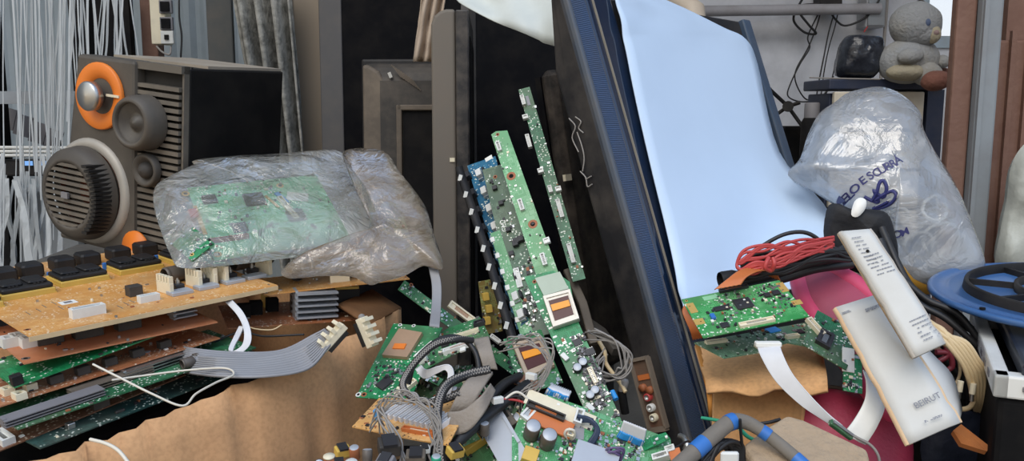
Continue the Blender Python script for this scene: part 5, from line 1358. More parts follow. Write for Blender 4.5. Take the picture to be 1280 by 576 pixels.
# pink case
PK = mat('pink_case', 'a8324f', .5, dirt=.35, dirtcol='6d3a46', scale=7, bump=.12, bscale=200); PKr = mat('pink_rim', 'c9456a', .45, dirt=.25, dirtcol='8d4452')
PKl = mat('pink_lid_face', 'a0425a', .55, dirt=.5, dirtcol='6b4650', scale=6)
e = thing('pink_case', 'pink red zipped soft case behind white foam strips', 'case', Matrix.Translation(P(1080, 575, 1.1)))
nl = V((-.35, -.62, .70)).normalized(); c0 = P(1065, 410, 1.16)
ol = [(999, 345), (1004, 336), (1022, 332), (1045, 340), (1080, 362), (1112, 395), (1140, 440), (1150, 480), (1140, 510), (1115, 512), (1092, 490), (1060, 450), (1030, 410), (1008, 375)]
out = cat([on_plane(x, y, c0, nl) for x, y in ol], 4, closed=True)
wchild(MB().pillow(out, nl, .014, .022, nr=10, pw=.35, amp=.003, scale=14), 'lid', PKl, e)
wchild(MB().tube([q - nl * .004 for q in out], .015, 12, closed=True), 'lid_rim', PKr, e)
nb2 = V((-.15, -.85, .5)).normalized(); c1 = P(1075, 540, 1.12)
ol = [(990, 490), (1030, 484), (1080, 492), (1125, 505), (1140, 540), (1140, 590), (1120, 640), (1000, 640), (975, 590), (978, 520)]
out2 = cat([on_plane(x, y, c1, nb2) for x, y in ol], 4, closed=True)
wchild(MB().pillow(out2, nb2, .035, .05, nr=10, pw=.45, amp=.004, scale=10, seed=2), 'body', PK, e)
wchild(MB().tube([out2[i] + nb2 * .006 for i in range(0, 18)], .003, 6), 'zipper', M['brngrey'], e)
zp = P(1119, 512, 1.06); wchild(MB().box(zp, (.006, .004, .026), ch=.001), 'zipper_puller', M['silver'], e)
cable('wire', 'thin grey green wire curving off the dark end connector', 'wire', [(1052, 535, 1.0), (1070, 546, .99), (1088, 556, .985), (1098, 570, .98), (1100, 590, .98)], .0018, M['wgrey'])
# white flat cables
ribbon('flat_cable', 'white flat cable hanging from carton boards in front of box', 'cable', [((946, 430, 1.03), (974, 428, 1.03)), ((952, 446, 1.015), (978, 442, 1.015)), ((970, 476, 1.0), (991, 468, 1.0)), ((1000, 505, .99), (1015, 497, .99)), ((1028, 524, .985), (1036, 518, .985)), ((1050, 538, .98), (1053, 532, .98))], M['flatwhite'], 14, .0014)
MB_ = MB().box(P(960, 430, 1.03), (.032, .010, .006), ch=.001); tag(MB_.build('cable_connector', M['sticker']), 'white flat connector clamping hanging cable to lower board', 'connector')
e = thing('cable_connector', 'dark connector end on hanging white flat cable by stone block', 'connector', fr(P(1051, 537, .975), (.75, 0, -.55), (.2, -.6, .7)))
MB().box((0, 0, 0), (.034, .008, .006), ch=.001).build('housing', G5, e, origin=Z0); MB().box((0, 0, .004), (.03, .004, .003)).build('contacts', M['silver'], e, origin=Z0)
ribbon('flat_cable', 'wide blank white flat cable standing out against pink case', 'cable', [((1079, 462, 1.05), (1088, 466, 1.05)), ((1083, 478, 1.03), (1100, 490, 1.03)), ((1081, 500, 1.015), (1106, 508, 1.015)), ((1068, 524, 1.0), (1097, 532, 1.0)), ((1054, 542, .99), (1082, 556, .99))], M['sticker'], 2, .0016)
# foam strips
FOAM = mat('white_foam_sheet', 'cbccc9', .8, dirt=.25, dirtcol='a39a8c', scale=8); FE = mat('yellowed_foam_edge', 'd8bb98', .85, dirt=.4, dirtcol='a8794a')
def strip(lab, corners, n, th, bend=0.0, edge=None):
    """corners: pixels round the strip; local frame lies on its face"""
    p0 = P(*corners[0]); n = V(n).normalized()
    q = [on_plane(c[0], c[1], p0, n) for c in corners]
    e = thing('foam_strip', lab, 'foam strip', fr(q[0], q[1] - q[0], n))
    nr = 14; m = 6; rows = []
    L = q[0]; 
    for i in range(nr):
        t = i / (nr - 1); a_ = q[0].lerp(q[3], t); b_ = q[1].lerp(q[2], t)
        r = []
        for j in range(m):
            s_ = j / (m - 1)
            w_ = a_.lerp(b_, s_) + n * (bend * math.sin(PI * t) - bend * .6 * max(0, s_ - .75) * 4 * t)
            if j in (0, m - 1): w_ += (b_ - a_).normalized() * .0022 * noise.noise(V((t * 9, s_ * 7, 3)))
            r.append(w_)
        rows.append(r)
    I = e.matrix_basis.inverted()
    rl = [[I @ w_ for w_ in r] for r in rows]
    MB().grid(rl, th).build('sheet', FOAM, e, origin=Z0)
    for j, off in ((0, -.0006), (m - 1, .0006)):
        MB().tube([r[j] for r in rl], th * .5, 6)  .build('yellowed_edge', edge or FE, e, origin=Z0)
    return e, p0, n, q
def onloc(e, px, py, p0, n, lift): return e.matrix_basis.inverted() @ (on_plane(px, py, p0, n) + n * lift)
def print_lines(e, p0, n, pa, pb, step, cnt, w0, name='printed_text', th=.0016, lift=.009, seed=1):
    """rows of small print: pa/pb row ends in the photo"""
    rg = random.Random(seed); mb = MB()
    for k in range(cnt):
        a_ = onloc(e, pa[0] + step[0] * k, pa[1] + step[1] * k, p0, n, lift); b_ = onloc(e, pb[0] + step[0] * k, pb[1] + step[1] * k, p0, n, lift)
        t = 0.0
        while t < 1:
            w_ = rg.uniform(.05, .16); 
            u, v = a_.lerp(b_, t), a_.lerp(b_, min(t + w_, 1)); dv = (v - u)
            nn = V((-dv.y, dv.x, 0)).normalized() * th / 2
            if rg.random() < w0: mb.add([u - nn, v - nn, v + nn, u + nn], [(0, 1, 2, 3)])
            t += w_ + .03
    mb.build(name, M['ink'], e, origin=Z0)['kind'] = 'stuff'
n2_ = V((-.30, -.75, .58)).normalized()
e, p0, n_, q = strip('wider white foam strip with stamped word leaning on pink case', [(1045, 386, 1.06), (1096, 370, 1.06), (1199, 528, 1.0), (1136, 556, .98)], n2_, .010, .006)
def stamp(e, p0, n_, text, px, py, px2, py2, size, lift):
    a_ = onloc(e, px, py, p0, n_, lift); b_ = onloc(e, px2, py2, p0, n_, lift); d_ = b_ - a_
    text_mesh('stamped_word', text, size, Matrix.Translation((a_ + b_) / 2) @ Matrix.Rotation(math.atan2(d_.y, d_.x), 4, 'Z'), M['ink'], e)
stamp(e, p0, n_, 'BEIRUT', 1146, 510, 1170, 499, .010, .0125)
print_lines(e, p0, n_, (1154, 530), (1176, 522), (.6, 1.4), 2, .9, lift=.0125, th=.0012, seed=5, name='faded_print')
print_lines(e, p0, n_, (1081, 390), (1098, 384), (.5, 1.4), 3, .9, lift=.0085, th=.0013, seed=6, name='dark_print')
print_lines(e, p0, n_, (1052, 394), (1063, 390), (.5, 1.5), 2, .9, lift=.0075, th=.0013, seed=7, name='faded_print')
# second ply folded along its right edge
Lq = [P(1098, 372, 1.07), P(1140, 440, 1.04), P(1172, 490, 1.01), P(1197, 527, .995)]; Rq = [P(1112, 385, 1.11), P(1160, 440, 1.09), P(1188, 470, 1.07), P(1200, 512, 1.03)]
Lc, Rc = cat(Lq, 4), cat(Rq, 4)
wchild(MB().grid([[a_, a_.lerp(b_, .5), b_] for a_, b_ in zip(Lc, Rc)], .006), 'side_ply', FOAM, e)
e, p0, n_, q = strip('narrower white foam strip with small print, over the wider one', [(1050, 291, 1.05), (1086, 288, 1.05), (1179, 430, .97), (1144, 447, .97)], V((-.28, -.78, .56)), .008, .004, edge=mat('grey_foam_edge', 'b5b0a8', .8, dirt=.5, dirtcol='8a7a66'))
print_lines(e, p0, n_, (1063, 301), (1076, 299), (3.2, 4.6), 8, .8, lift=.0075, th=.0014)
print_lines(e, p0, n_, (1076, 326), (1098, 319), (4, 4.2), 6, .9, lift=.0085, th=.0014, seed=2)
print_lines(e, p0, n_, (1136, 405), (1156, 396), (3.5, 4.6), 6, .9, lift=.0075, th=.0014, seed=3)
a_ = onloc(e, 1084, 317, p0, n_, .007); MB().cyl(a_, a_ + V((0, 0, .001)), .002, seg=12).build('punched_hole', M['blackmatt'], e, origin=Z0)
wchild(MB().grid([[P(1047, 293, 1.06), P(1050, 291, 1.058)], [P(1092, 370, 1.03), P(1097, 369, 1.028)], [P(1141, 448, .985), P(1146, 447, .98)]], .004), 'second_ply', FE, e)
# black bag and clear bag
o_ = MB().pillow(cat([P(*q, 1.36) for q in ((1036, 256), (1060, 262), (1085, 262), (1108, 268), (1118, 295), (1122, 330), (1090, 345), (1050, 330), (1030, 300))], 4, closed=True), (-.1, -.9, .4), .04, .04, nr=9, amp=.012, scale=14).build('black_bag', mat('black_nylon', '16171b', .7, dirt=.15, dirtcol='3a3a40', bump=.4, bscale=40))
tag(o_, 'crumpled black cloth bag in front of big clear plastic bag', 'bag')
F3 = filmmat('printed_bag_film', 'c9d0d8', .50, rough=.14, bump=.6, bscale=11, gloss=.12)
nb3 = V((-.12, -.90, .42)).normalized(); cb = P(1110, 230, 1.5)
ol = [(1043, 128), (1062, 115), (1095, 109), (1122, 118), (1146, 140), (1151, 165), (1166, 192), (1186, 222), (1205, 262), (1220, 300), (1231, 333), (1226, 352), (1190, 362), (1140, 358), (1112, 340), (1106, 300), (1098, 276), (1075, 270), (1050, 258), (1020, 240), (985, 219), (1000, 198), (1010, 168), (1024, 142)]
out = cat([on_plane(x, y, cb, nb3) for x, y in ol], 4, closed=True)
BG = MB().pillow(out, nb3, .075, .06, nr=22, pw=.55, amp=.014, scale=10, seed=4, center=on_plane(1108, 225, cb, nb3)).build('plastic_bag', F3)
tag(BG, 'big clear plastic bag with blue print standing at right', 'bag')
from mathutils.bvhtree import BVHTree
BVH = BVHTree.FromPolygons([v.co + BG.location for v in BG.data.vertices], [tuple(p.vertices) for p in BG.data.polygons])
INK = mat('navy_print', '2b2f6a', .5, dirt=.2)
def print_on(name, body, px, py, ang, size, bold=False, shear=0.0):
    hit = BVH.ray_cast(CAM, ray(px, py).normalized())
    c_ = hit[0] + nb3 * .03
    u = on_plane(px + 10 * math.cos(ang), py - 10 * math.sin(ang), cb, nb3) - on_plane(px, py, cb, nb3)
    mtx = fr(c_, u, nb3); mtx.translation = c_ - BG.location
    t = text_mesh(name, body, size, mtx, INK, BG, ext=0.0, bold=bold, shear=shear)
    sw = t.modifiers.new('Shrinkwrap', 'SHRINKWRAP'); sw.target = BG; sw.wrap_method = 'PROJECT'; sw.use_project_z = True; sw.use_negative_direction = True; sw.use_positive_direction = False; sw.wrap_mode = 'ABOVE_SURFACE'; sw.offset = .002
    return t
for ch, px, py, an in (('B', 1050, 253, .75), ('E', 1057, 248, .7), ('L', 1063, 243, .7), ('O', 1069, 236, .65), ('E', 1079, 226, .55), ('S', 1088, 220, .5), ('C', 1096, 216, .5), ('U', 1103, 212, .5), ('R', 1110, 208, .5), ('R', 1116, 205, .5), ('Á', 1122, 201, .5)):
    print_on('printed_letter', ch, px, py, an, .019, True)
def stroke_on(name, pts, r, m):
    q = []
    for px, py in pts:
        h = BVH.ray_cast(CAM, ray(px, py).normalized()); q.append(h[0] + nb3 * .001)
    I = BG.location
    mb = MB().tube([a - I for a in cat(q, 5)], r, 6); o = mb.build(name, m, BG, origin=V((0, 0, 0))); return o
MONO = [(1080, 246), (1090, 251), (1098, 252), (1092, 238), (1103, 247), (1108, 236), (1104, 226), (1099, 229), (1096, 240), (1091, 251), (1103, 244), (1114, 239), (1120, 244), (1115, 253), (1104, 259), (1091, 261), (1100, 257), (1110, 252)]
stroke_on('printed_monogram', MONO, .0032, INK); stroke_on('monogram_outline', [(x + 3, y - 3) for x, y in MONO[5:]], .0011, M['white'])
print_on('printed_letter', 'M', 1131, 290, .35, .016, True); print_on('printed_letter', 'O', 1122, 293, .35, .016, True)
# looping marks of the monogram
tag(MB().pillow(cat([on_plane(x, y, P(1074, 260, 1.33), nb3) for x, y in ((1064, 268), (1068, 252), (1076, 247), (1083, 251), (1081, 262), (1072, 271))], 3, closed=True), nb3, .006, .006, nr=5, amp=.003, scale=40).build('paper_scrap', M['sticker']), 'small crumpled white paper scrap on black bag below the print', 'paper')
for k, (cx, cy, r) in enumerate(((1168, 262, 15), (1176, 302, 21), (1148, 308, 15), (1122, 272, 9), (1192, 322, 12))):
    pts = [on_plane(cx + r * math.cos(t * PI / 4) * (.9 + .1 * k % 2), cy + r * 1.1 * math.sin(t * PI / 4), cb, nb3) + nb3 * (.012 * math.sin(t) + .004) for t in range(8)]
    cable('tubing_loop', ['upper loop of pale tubing inside the printed bag', 'largest low loop of pale tubing inside the printed bag', 'left low loop of pale tubing inside the printed bag', 'small tubing loop just below the bag monogram', 'small right loop of pale tubing inside the printed bag'][k], 'tubing', pts, .0034, M['white'], n=5, closed=True)
tag(MB().pillow(cat([P(*q, 1.42) for q in ((1105, 330), (1135, 332), (1165, 345), (1175, 362), (1150, 368), (1115, 352))], 3, closed=True), (-.1, -.8, .6), .015, .02, nr=6, amp=.005).build('yellow_bag', mat('ochre_bag', 'b5872f', .6, dirt=.3)), 'ochre yellow folded pouch at foot of the printed clear bag', 'pouch')
# cream cables, black cables
rb = random.Random(9)
for k in range(6):
    j = lambda a, s=4: a + rb.uniform(-s, s)
    cable('cream_cable', 'cream cables fanning out right of the foam strips', 'cable', [(j(1160), j(402), 1.12), (j(1175), j(415), 1.1), (1186 + 4 * k, 432 - 1 * k, 1.09), (1203 + 4 * k, 455 - k, 1.09), (1212 + 4.5 * k, 478 - 2 * k, 1.095), (1216 + 3 * k, 500, 1.11), (1222, 520, 1.15)], .0034, M['wcream'], n=6, group='cream cables by the foam strips')
cable('cream_cable', 'cream cable curling back in a low loop below the others', 'cable', [(1214, 470, 1.11), (1219, 492, 1.11), (1213, 508, 1.11), (1200, 511, 1.11), (1190, 503, 1.11), (1186, 490, 1.12), (1182, 480, 1.12)], .0036, M['wcream'])
cable('cream_cable', 'thin cream cable hooking round beside wider foam strip', 'cable', [(1180, 430, 1.12), (1196, 445, 1.12), (1200, 465, 1.12), (1194, 480, 1.12), (1184, 484, 1.11)], .0022, M['wcream'])
for k, px in enumerate((1199, 1215)):
    p_ = P(px, 489 + 3 * k, 1.09)
    e = thing('cable_end', ['left cream cable end with silver tip below fan of cables', 'right cream cable end with silver tip below fan of cables'][k], 'plug', Matrix.Translation(p_))
    MB().cyl((0, 0, 0), (.001, 0, .014), .004, seg=12).build('boot', M['cream'], e, origin=Z0); MB().cyl((0, 0, -.010), (0, 0, 0), .0026, seg=10).build('tip', M['silver'], e, origin=Z0)
bl = [([(1080, 290, 1.30), (1105, 320, 1.28), (1122, 350, 1.26), (1150, 380, 1.22), (1185, 400, 1.2), (1230, 440, 1.18)], 'upper black cable running down past the foam strips'),
      ([(1102, 285, 1.32), (1122, 330, 1.28), (1140, 360, 1.26), (1170, 385, 1.24), (1215, 412, 1.22)], 'black cable starting at the black bag and slanting right'),
      ([(1120, 370, 1.2), (1150, 400, 1.19), (1190, 440, 1.17), (1220, 480, 1.16)], 'black cable under the cream cable fan'),
      ([(1130, 350, 1.24), (1160, 375, 1.22), (1200, 395, 1.2), (1240, 450, 1.18)], 'thick black cable just under the round stand'),
      ([(1140, 390, 1.2), (1175, 425, 1.2), (1205, 470, 1.2), (1215, 520, 1.2)], 'black cable dropping behind cream cables to the floor'),
      ([(1100, 300, 1.3), (1118, 345, 1.26), (1135, 372, 1.24), (1150, 395, 1.22)], 'short black cable hugging narrower foam strip'),
      ([(1150, 430, 1.2), (1185, 455, 1.2), (1215, 490, 1.2)], 'black cable lowest beside wider foam strip')]
for k, (p_, lab) in enumerate(bl): cable('black_cable', lab, 'cable', p_, .005 + .001 * (k % 3), M['wblack'])
for k, (cx, cy) in enumerate(((1176, 438), (1182, 452))):
    cable('red_wire', ['dark red wire loop behind wider foam strip', 'second dark red wire loop lower behind wider foam strip'][k], 'wire', [(cx - 12, cy - 12, 1.15), (cx + 4, cy - 10, 1.15), (cx + 8, cy + 6, 1.15), (cx - 4, cy + 14, 1.15)], .004, mat('dark_red_wire', '7a2634', .5) if k == 0 else bpy.data.materials['dark_red_wire'])
tag(bev(MB().box((.77, 1.40, .2), (.22, .12, .40)).build('plastic_crate', M['blackmatt']), .015), 'black plastic crate filled with cables under right hand heap', 'crate')
tag(MB().pillow(cat([P(*q, 1.14) for q in ((1170, 505), (1200, 512), (1230, 520), (1236, 560), (1225, 600), (1170, 600), (1150, 560))], 3, closed=True), (0, -.7, .7), .02, .04, nr=7, amp=.008).build('black_bag', mat('navy_bag', '1f2638', .6, dirt=.3, dirtcol='4a5060', bump=.3)), 'dark navy plastic bag at bottom right under wood splinter', 'bag')
mb = MB(); sp_pts = [P(1190, 540, 1.06), P(1200, 532, 1.07), P(1236, 560, 1.03), P(1232, 566, 1.03), P(1200, 556, 1.05)]
nn = V((0, -.6, .8)); mb.add([q + nn * .004 for q in sp_pts] + [q - nn * .004 for q in sp_pts], [(4, 3, 2, 1, 0), (5, 6, 7, 8, 9)] + [(i, (i + 1) % 5, (i + 1) % 5 + 5, i + 5) for i in range(5)])
tag(mb.build('wood_splinter', mat('raw_wood', 'b9743f', .8, dirt=.4, dirtcol='8a5430', scale=30), weld=True), 'orange brown wood splinter poking out below wider foam strip', 'wood')
# white and black appliance, round stand
o_ = P(1243, 468, .98)
bk = on_plane(1213, 384, V((0, 0, o_.z)), V((0, 0, 1)))
yv = (bk - o_); dd = yv.length
A_ = fr(V((o_.x, o_.y, 0)), V((yv.y, -yv.x, 0)), (0, 0, 1)); zt = o_.z
e = thing('appliance', 'black appliance with white top frame below the round stand', 'appliance', A_)
bev(MB().box((.16, dd / 2, (zt - .028) / 2), (.31, dd - .012, zt - .028)).build('body', M['blackmatt'], e, origin=Z0), .008)
mb = MB(); w_ = .32; hz = .028; zc = zt - hz / 2
for c_, d_ in (((w_ / 2, .012, zc), (w_, .024, hz)), ((.009, dd / 2, zc), (.018, dd, hz)), ((w_ / 2, dd - .01, zc), (w_, .02, hz)), ((w_ - .01, dd / 2, zc), (.02, dd, hz))): mb.box(c_, d_)
bev(mb.build('top_frame', M['white'], e, origin=Z0), .003)
bev(MB().box((w_ / 2 + .002, dd / 2 - .01, zt + .002), (w_ - .055, dd - .035, .024)).build('top_panel', mat('blue_black_panel', '1a2230', .3, dirt=.1), e, origin=Z0), .005)
bev(MB().box((.045, -.001, zc), (.03, .004, .006)).build('front_button', M['grey'], e, origin=Z0), .001)
for k in range(5): MB().box((.0, .06 + k * .05, zc), (.002, .02, .008)).build('side_slot', M['grey'], e, origin=Z0)
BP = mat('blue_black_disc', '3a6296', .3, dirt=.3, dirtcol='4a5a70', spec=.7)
axd = V((-.03, -.05, 1)).normalized(); cd_ = P(1350, 372, 1.22); rd = 176 * 1.22 / F
DM = fr(cd_, (1, 0, .03), axd)
print('DISC', cd_, rd, zt)
e = thing('round_stand', 'round glossy blue black television stand base on the appliance', 'stand base', DM)
MB().lathe([(.0001, -.004), (rd * .97, -.004), (rd, -.001), (rd, .004), (rd * .985, .007), (rd * .96, .006), (rd * .95, .003), (rd * .86, .004), (rd * .85, .0055), (rd * .84, .004), (rd * .1, .004), (.0001, .004)], seg=72).build('disc', BP, e, origin=Z0)
MB().lathe([(rd * .76, .003), (rd * .75, .016), (rd * .745, .018), (rd * .725, .018), (rd * .72, .016), (rd * .715, .003)], seg=64).build('raised_ring', M['black'], e, origin=Z0)
MB().lathe([(rd * .42, .003), (rd * .42, .016), (rd * .39, .016), (rd * .39, .003)], seg=48).build('hub_ring', M['black'], e, origin=Z0)
for k in range(8):
    a_ = k * PI / 4 + .2
    MB().box((math.cos(a_) * rd * .57, math.sin(a_) * rd * .57, .008), (rd * .30, .005, .010), rot=Matrix.Rotation(a_, 3, 'Z')).build('spoke', M['black'], e, origin=Z0)
MB().cyl((-rd * .86, -rd * .28, .004), (-rd * .86, -rd * .28, .0065), .004, seg=14).build('rubber_stud', M['blackmatt'], e, origin=Z0)
# foam pipe and stone block
pp = [(812, 620, .86), (840, 590, .88), (872, 561, .90), (895, 541, .915), (912, 528, .925), (925, 526, .93), (938, 530, .93), (956, 541, .925), (978, 558, .915), (1000, 577, .90), (1030, 605, .88)]
c_ = cat(pp, 8); rr = [.0095 - .0022 * min(1, max(0, (i - 28) / 30)) for i in range(len(c_))]
e = thing('foam_pipe', 'bent grey foam pipe with blue tape bands before carton', 'pipe', Matrix.Translation(P(925, 540, .93)))
wchild(MB().tube(c_, rr, 14), 'pipe', mat('grey_foam', '6f6a63', .85, dirt=.4, dirtcol='8f867a', bump=.2), e)
for i0 in (17, 33, 56, 72):
    wchild(MB().tube(c_[i0 - 2:i0 + 3], rr[i0] * 1.07, 14), 'tape_band', M['blue'], e)
tag(bev(MB().box((.345, .93, .17), (.16, .16, .34)).build('plastic_tub', M['blackmatt']), .01), 'black plastic tub under the stone block at bottom', 'tub')
bd = Board('stone_block', 'rough beige stone block at bottom beside pink case', 'block', (930, 560), (985, 517), (1000, 610), .93, (-.02, -.35, .94), mat('rough_stone', 'a8947c', .95, dirt=.5, dirtcol='86745f', scale=20, bump=.8, bscale=50), th=.06, tol=20, poly=[(928, 556), (955, 535), (984, 517), (1005, 523), (1085, 560), (1092, 590), (1040, 640), (980, 640)])
bev(bd.root.children[0], .006, 3)
cable('wire', 'short green wire poking out left of foam pipe', 'wire', [(877, 522, 1.06), (890, 524, 1.05), (902, 526, 1.04)], .0022, M['wgreen'])
cable('wire', 'green wire stub between foam pipe and stone block', 'wire', [(925, 536, .97), (934, 545, .97), (943, 550, .97)], .0025, M['wgreen'])
cable('cable_tie', 'black cable tie round the bend of foam pipe', 'cable tie', [(925, 524, .915), (926, 540, .92), (928, 560, .93)], .0018, M['wblack'])
cable('wire', 'black wire passing behind the bend of foam pipe', 'wire', [(912, 537, .98), (935, 531, .98), (960, 528, .98), (975, 524, .985)], .0022, M['wblack'])
rb = random.Random(12)
for k in range(12):
    j = lambda a, s=9: a + rb.uniform(-s, s)
    cable('black_wire', 'tangled black wires under the bend of foam pipe', 'wire', [(j(880), 585, .9), (j(890), j(562, 6), .91), (j(905), j(556, 6), .92), (j(918), j(560, 7), .93), (j(930), 585, .93)], .003, M['wblack'], n=6, seg=6, group='black wires under the foam pipe')
tag(bev(MB().box(P(912, 572, .89), (.020, .006, .014), ch=.002).build('white_plug', M['white']), .001), 'white plug among black wires under foam pipe', 'plug')
tag(MB().tube(cat([P(850, 545, 1.07), P(856, 548, 1.06), P(859, 556, 1.05), P(857, 562, 1.05)], 4), .0045, 8).build('cable_clamp', M['silver']), 'bent silver clamp at the foot of big television', 'clamp')

# ------------------------------------------------------------------ back right: cabinet, toy, wall cables
NV = mat('navy_paint', '222c44', .55, dirt=.2)
dC = 2.5; xl, xr = P(1032, 110, dC).x, P(1166, 110, dC).x; zt = P(1100, 99, dC).z
e = thing('cabinet', 'white and navy cabinet against block wall under the toy', 'cabinet', Matrix.Translation(((xl + xr) / 2, dC, 0)))
w_ = xr - xl
bev(MB().box((.01, .10, zt / 2 - .02), (w_ - .01, .18, zt - .04)).build('carcass', NV, e, origin=Z0), .004)
bev(MB().box((.012, .09, zt - .015), (w_ + .02, .22, .03)).build('top', NV, e, origin=Z0), .004)
CW = mat('cream_drawer', 'cfc6b4', .6, dirt=.25)
for k in range(5):
    z1 = zt - .035 - k * .115
    dr = bev(MB().box((-.005, -.008, z1 - .054), (w_ - .05, .02, .106)).build('drawer', CW, e, origin=Z0), .004)
    MB().box((0, -.022, z1 - .075), (.08, .01, .008)).build('handle', M['grey'], dr, origin=Z0)
pA = P(1166, 105, dC); pB = P(1186, 105, dC)
MB().prism([(w_ / 2 - .02, -.015), (w_ / 2 + .035, .0), (w_ / 2 + .035, .18), (w_ / 2 - .02, .18)], 0, zt - .03).build('side_panel', NV, e, origin=Z0)
e = thing('bottle', 'dark bottle with grey cap standing left of the cabinet', 'bottle', Matrix.Translation((P(1013, 180, 2.55).x, 2.55, 0)))
zb = P(1013, 128, 2.55).z
MB().lathe([(.0001, 0), (.028, .0), (.03, .01), (.03, zb - .06), (.022, zb - .045)], seg=20).build('body', M['blackmatt'], e, origin=Z0)
MB().lathe([(.022, zb - .045), (.022, zb - .004), (.019, zb), (.0001, zb)], seg=20).build('cap', M['grey'], e, origin=Z0)
tag(bev(MB().box((P(1004, 165, 2.8).x, 2.82, .40), (.14, .1, .80)).build('dark_case', M['blackmatt']), .01), 'black upright case in the corner left of the cabinet', 'case')
# toy
TG = mat('dusty_grey_plush', '94979a', .95, dirt=.6, dirtcol='a39a86', scale=7, bump=.5, bscale=120); TB = mat('dusty_belly', 'a59d88', .95, dirt=.4, dirtcol='86807a', bump=.4, bscale=120); TF = mat('rust_foot', '7d5346', .9, dirt=.4, dirtcol='5c4038', bump=.4, bscale=120)
dT = 2.46
tb = P(1138, 99, dT); zt2 = zt + .002
e = thing('stuffed_toy', 'dusty grey stuffed toy with round head sitting on cabinet', 'toy', Matrix.Translation((tb.x, dT, zt2)))
def ell(nm, px, py, rx, ry, rz, m, par=None, dy=0.0, tilt=0.0, amp=.05, seed=0):
    s = dT / F; c_ = P(px, py, dT + dy) - V((tb.x, dT, zt2))
    mb = MB(); prof = []
    nu, nv = 28, 18; vs = []; Rm = Matrix.Rotation(tilt, 3, 'Y')
    for i in range(nv + 1):
        th = PI * i / nv
        for j in range(nu):
            ph = 2 * PI * j / nu; q = V((math.sin(th) * math.cos(ph), math.sin(th) * math.sin(ph), math.cos(th)))
            k = 1 + amp * noise.noise(q * 1.8 + V((seed, 0, 0)))
            vs.append(c_ + Rm @ V((q.x * rx * s * k, q.y * ry * s * k, q.z * rz * s * k)))
    fs = [(i * nu + j, (i + 1) * nu + j, (i + 1) * nu + (j + 1) % nu, i * nu + (j + 1) % nu) for i in range(nv) for j in range(nu)]
    mb.add(vs, fs, 0, True); return mb.build(nm, m, par or e, origin=Z0)
bdy = ell('body', 1135, 76, 37, 26, 28, TG, dy=0, tilt=-.15, seed=1)
ell('belly_patch', 1133, 90, 24, 16, 11, TB, bdy, dy=-.035, seed=2)
hd = ell('head', 1144, 31, 31, 28, 28, TG, dy=-.005, seed=3)
ell('cheek', 1155, 42, 18, 16, 15, TG, hd, dy=-.030, seed=4)
ell('muzzle', 1166, 43, 9, 10, 11, TB, hd, dy=-.048, seed=5)
ell('nose', 1170, 41, 3.8, 3.5, 3.5, mat('toy_nose', '8f7a78', .8), hd, dy=-.066)
ell('eye', 1160, 28, 3.4, 2, 4.4, mat('toy_eye', '4d5f80', .6), hd, dy=-.0675)
ell('tuft', 1153, 3, 5, 4, 2.5, M['dkgrey'], hd, dy=-.0, tilt=.6)
ell('arm', 1138, 70, 16, 9, 9, TG, dy=-.062, tilt=-.1, seed=6); ell('arm', 1178, 77, 9, 8, 8, TG, dy=-.02, seed=7)
ell('leg', 1158, 92, 20, 15, 15, TG, dy=-.035, tilt=.3, seed=8)
ell('foot', 1170, 101, 17, 14, 12, TF, dy=-.125, tilt=-.12, seed=9); ell('foot', 1180, 92, 9, 8, 7, TF, dy=.01, seed=10)
# dark parcel
PL = mat('black_film', '23262e', .25, dirt=.4, dirtcol='5a6270', bump=.9, bscale=22)
o_ = MB().pillow(cat([P(*q, 2.5) for q in ((1046, 96), (1048, 70), (1053, 52), (1062, 45), (1082, 46), (1098, 48), (1101, 60), (1098, 80), (1092, 98), (1070, 99))], 3, closed=True), (0, -1, .1), .06, .06, nr=9, pw=.3, amp=.012, scale=20).build('wrapped_parcel', PL)
o_.location.z = max(o_.location.z, zt + .001); tag(o_, 'parcel wrapped in shiny black film on cabinet left of toy', 'parcel')
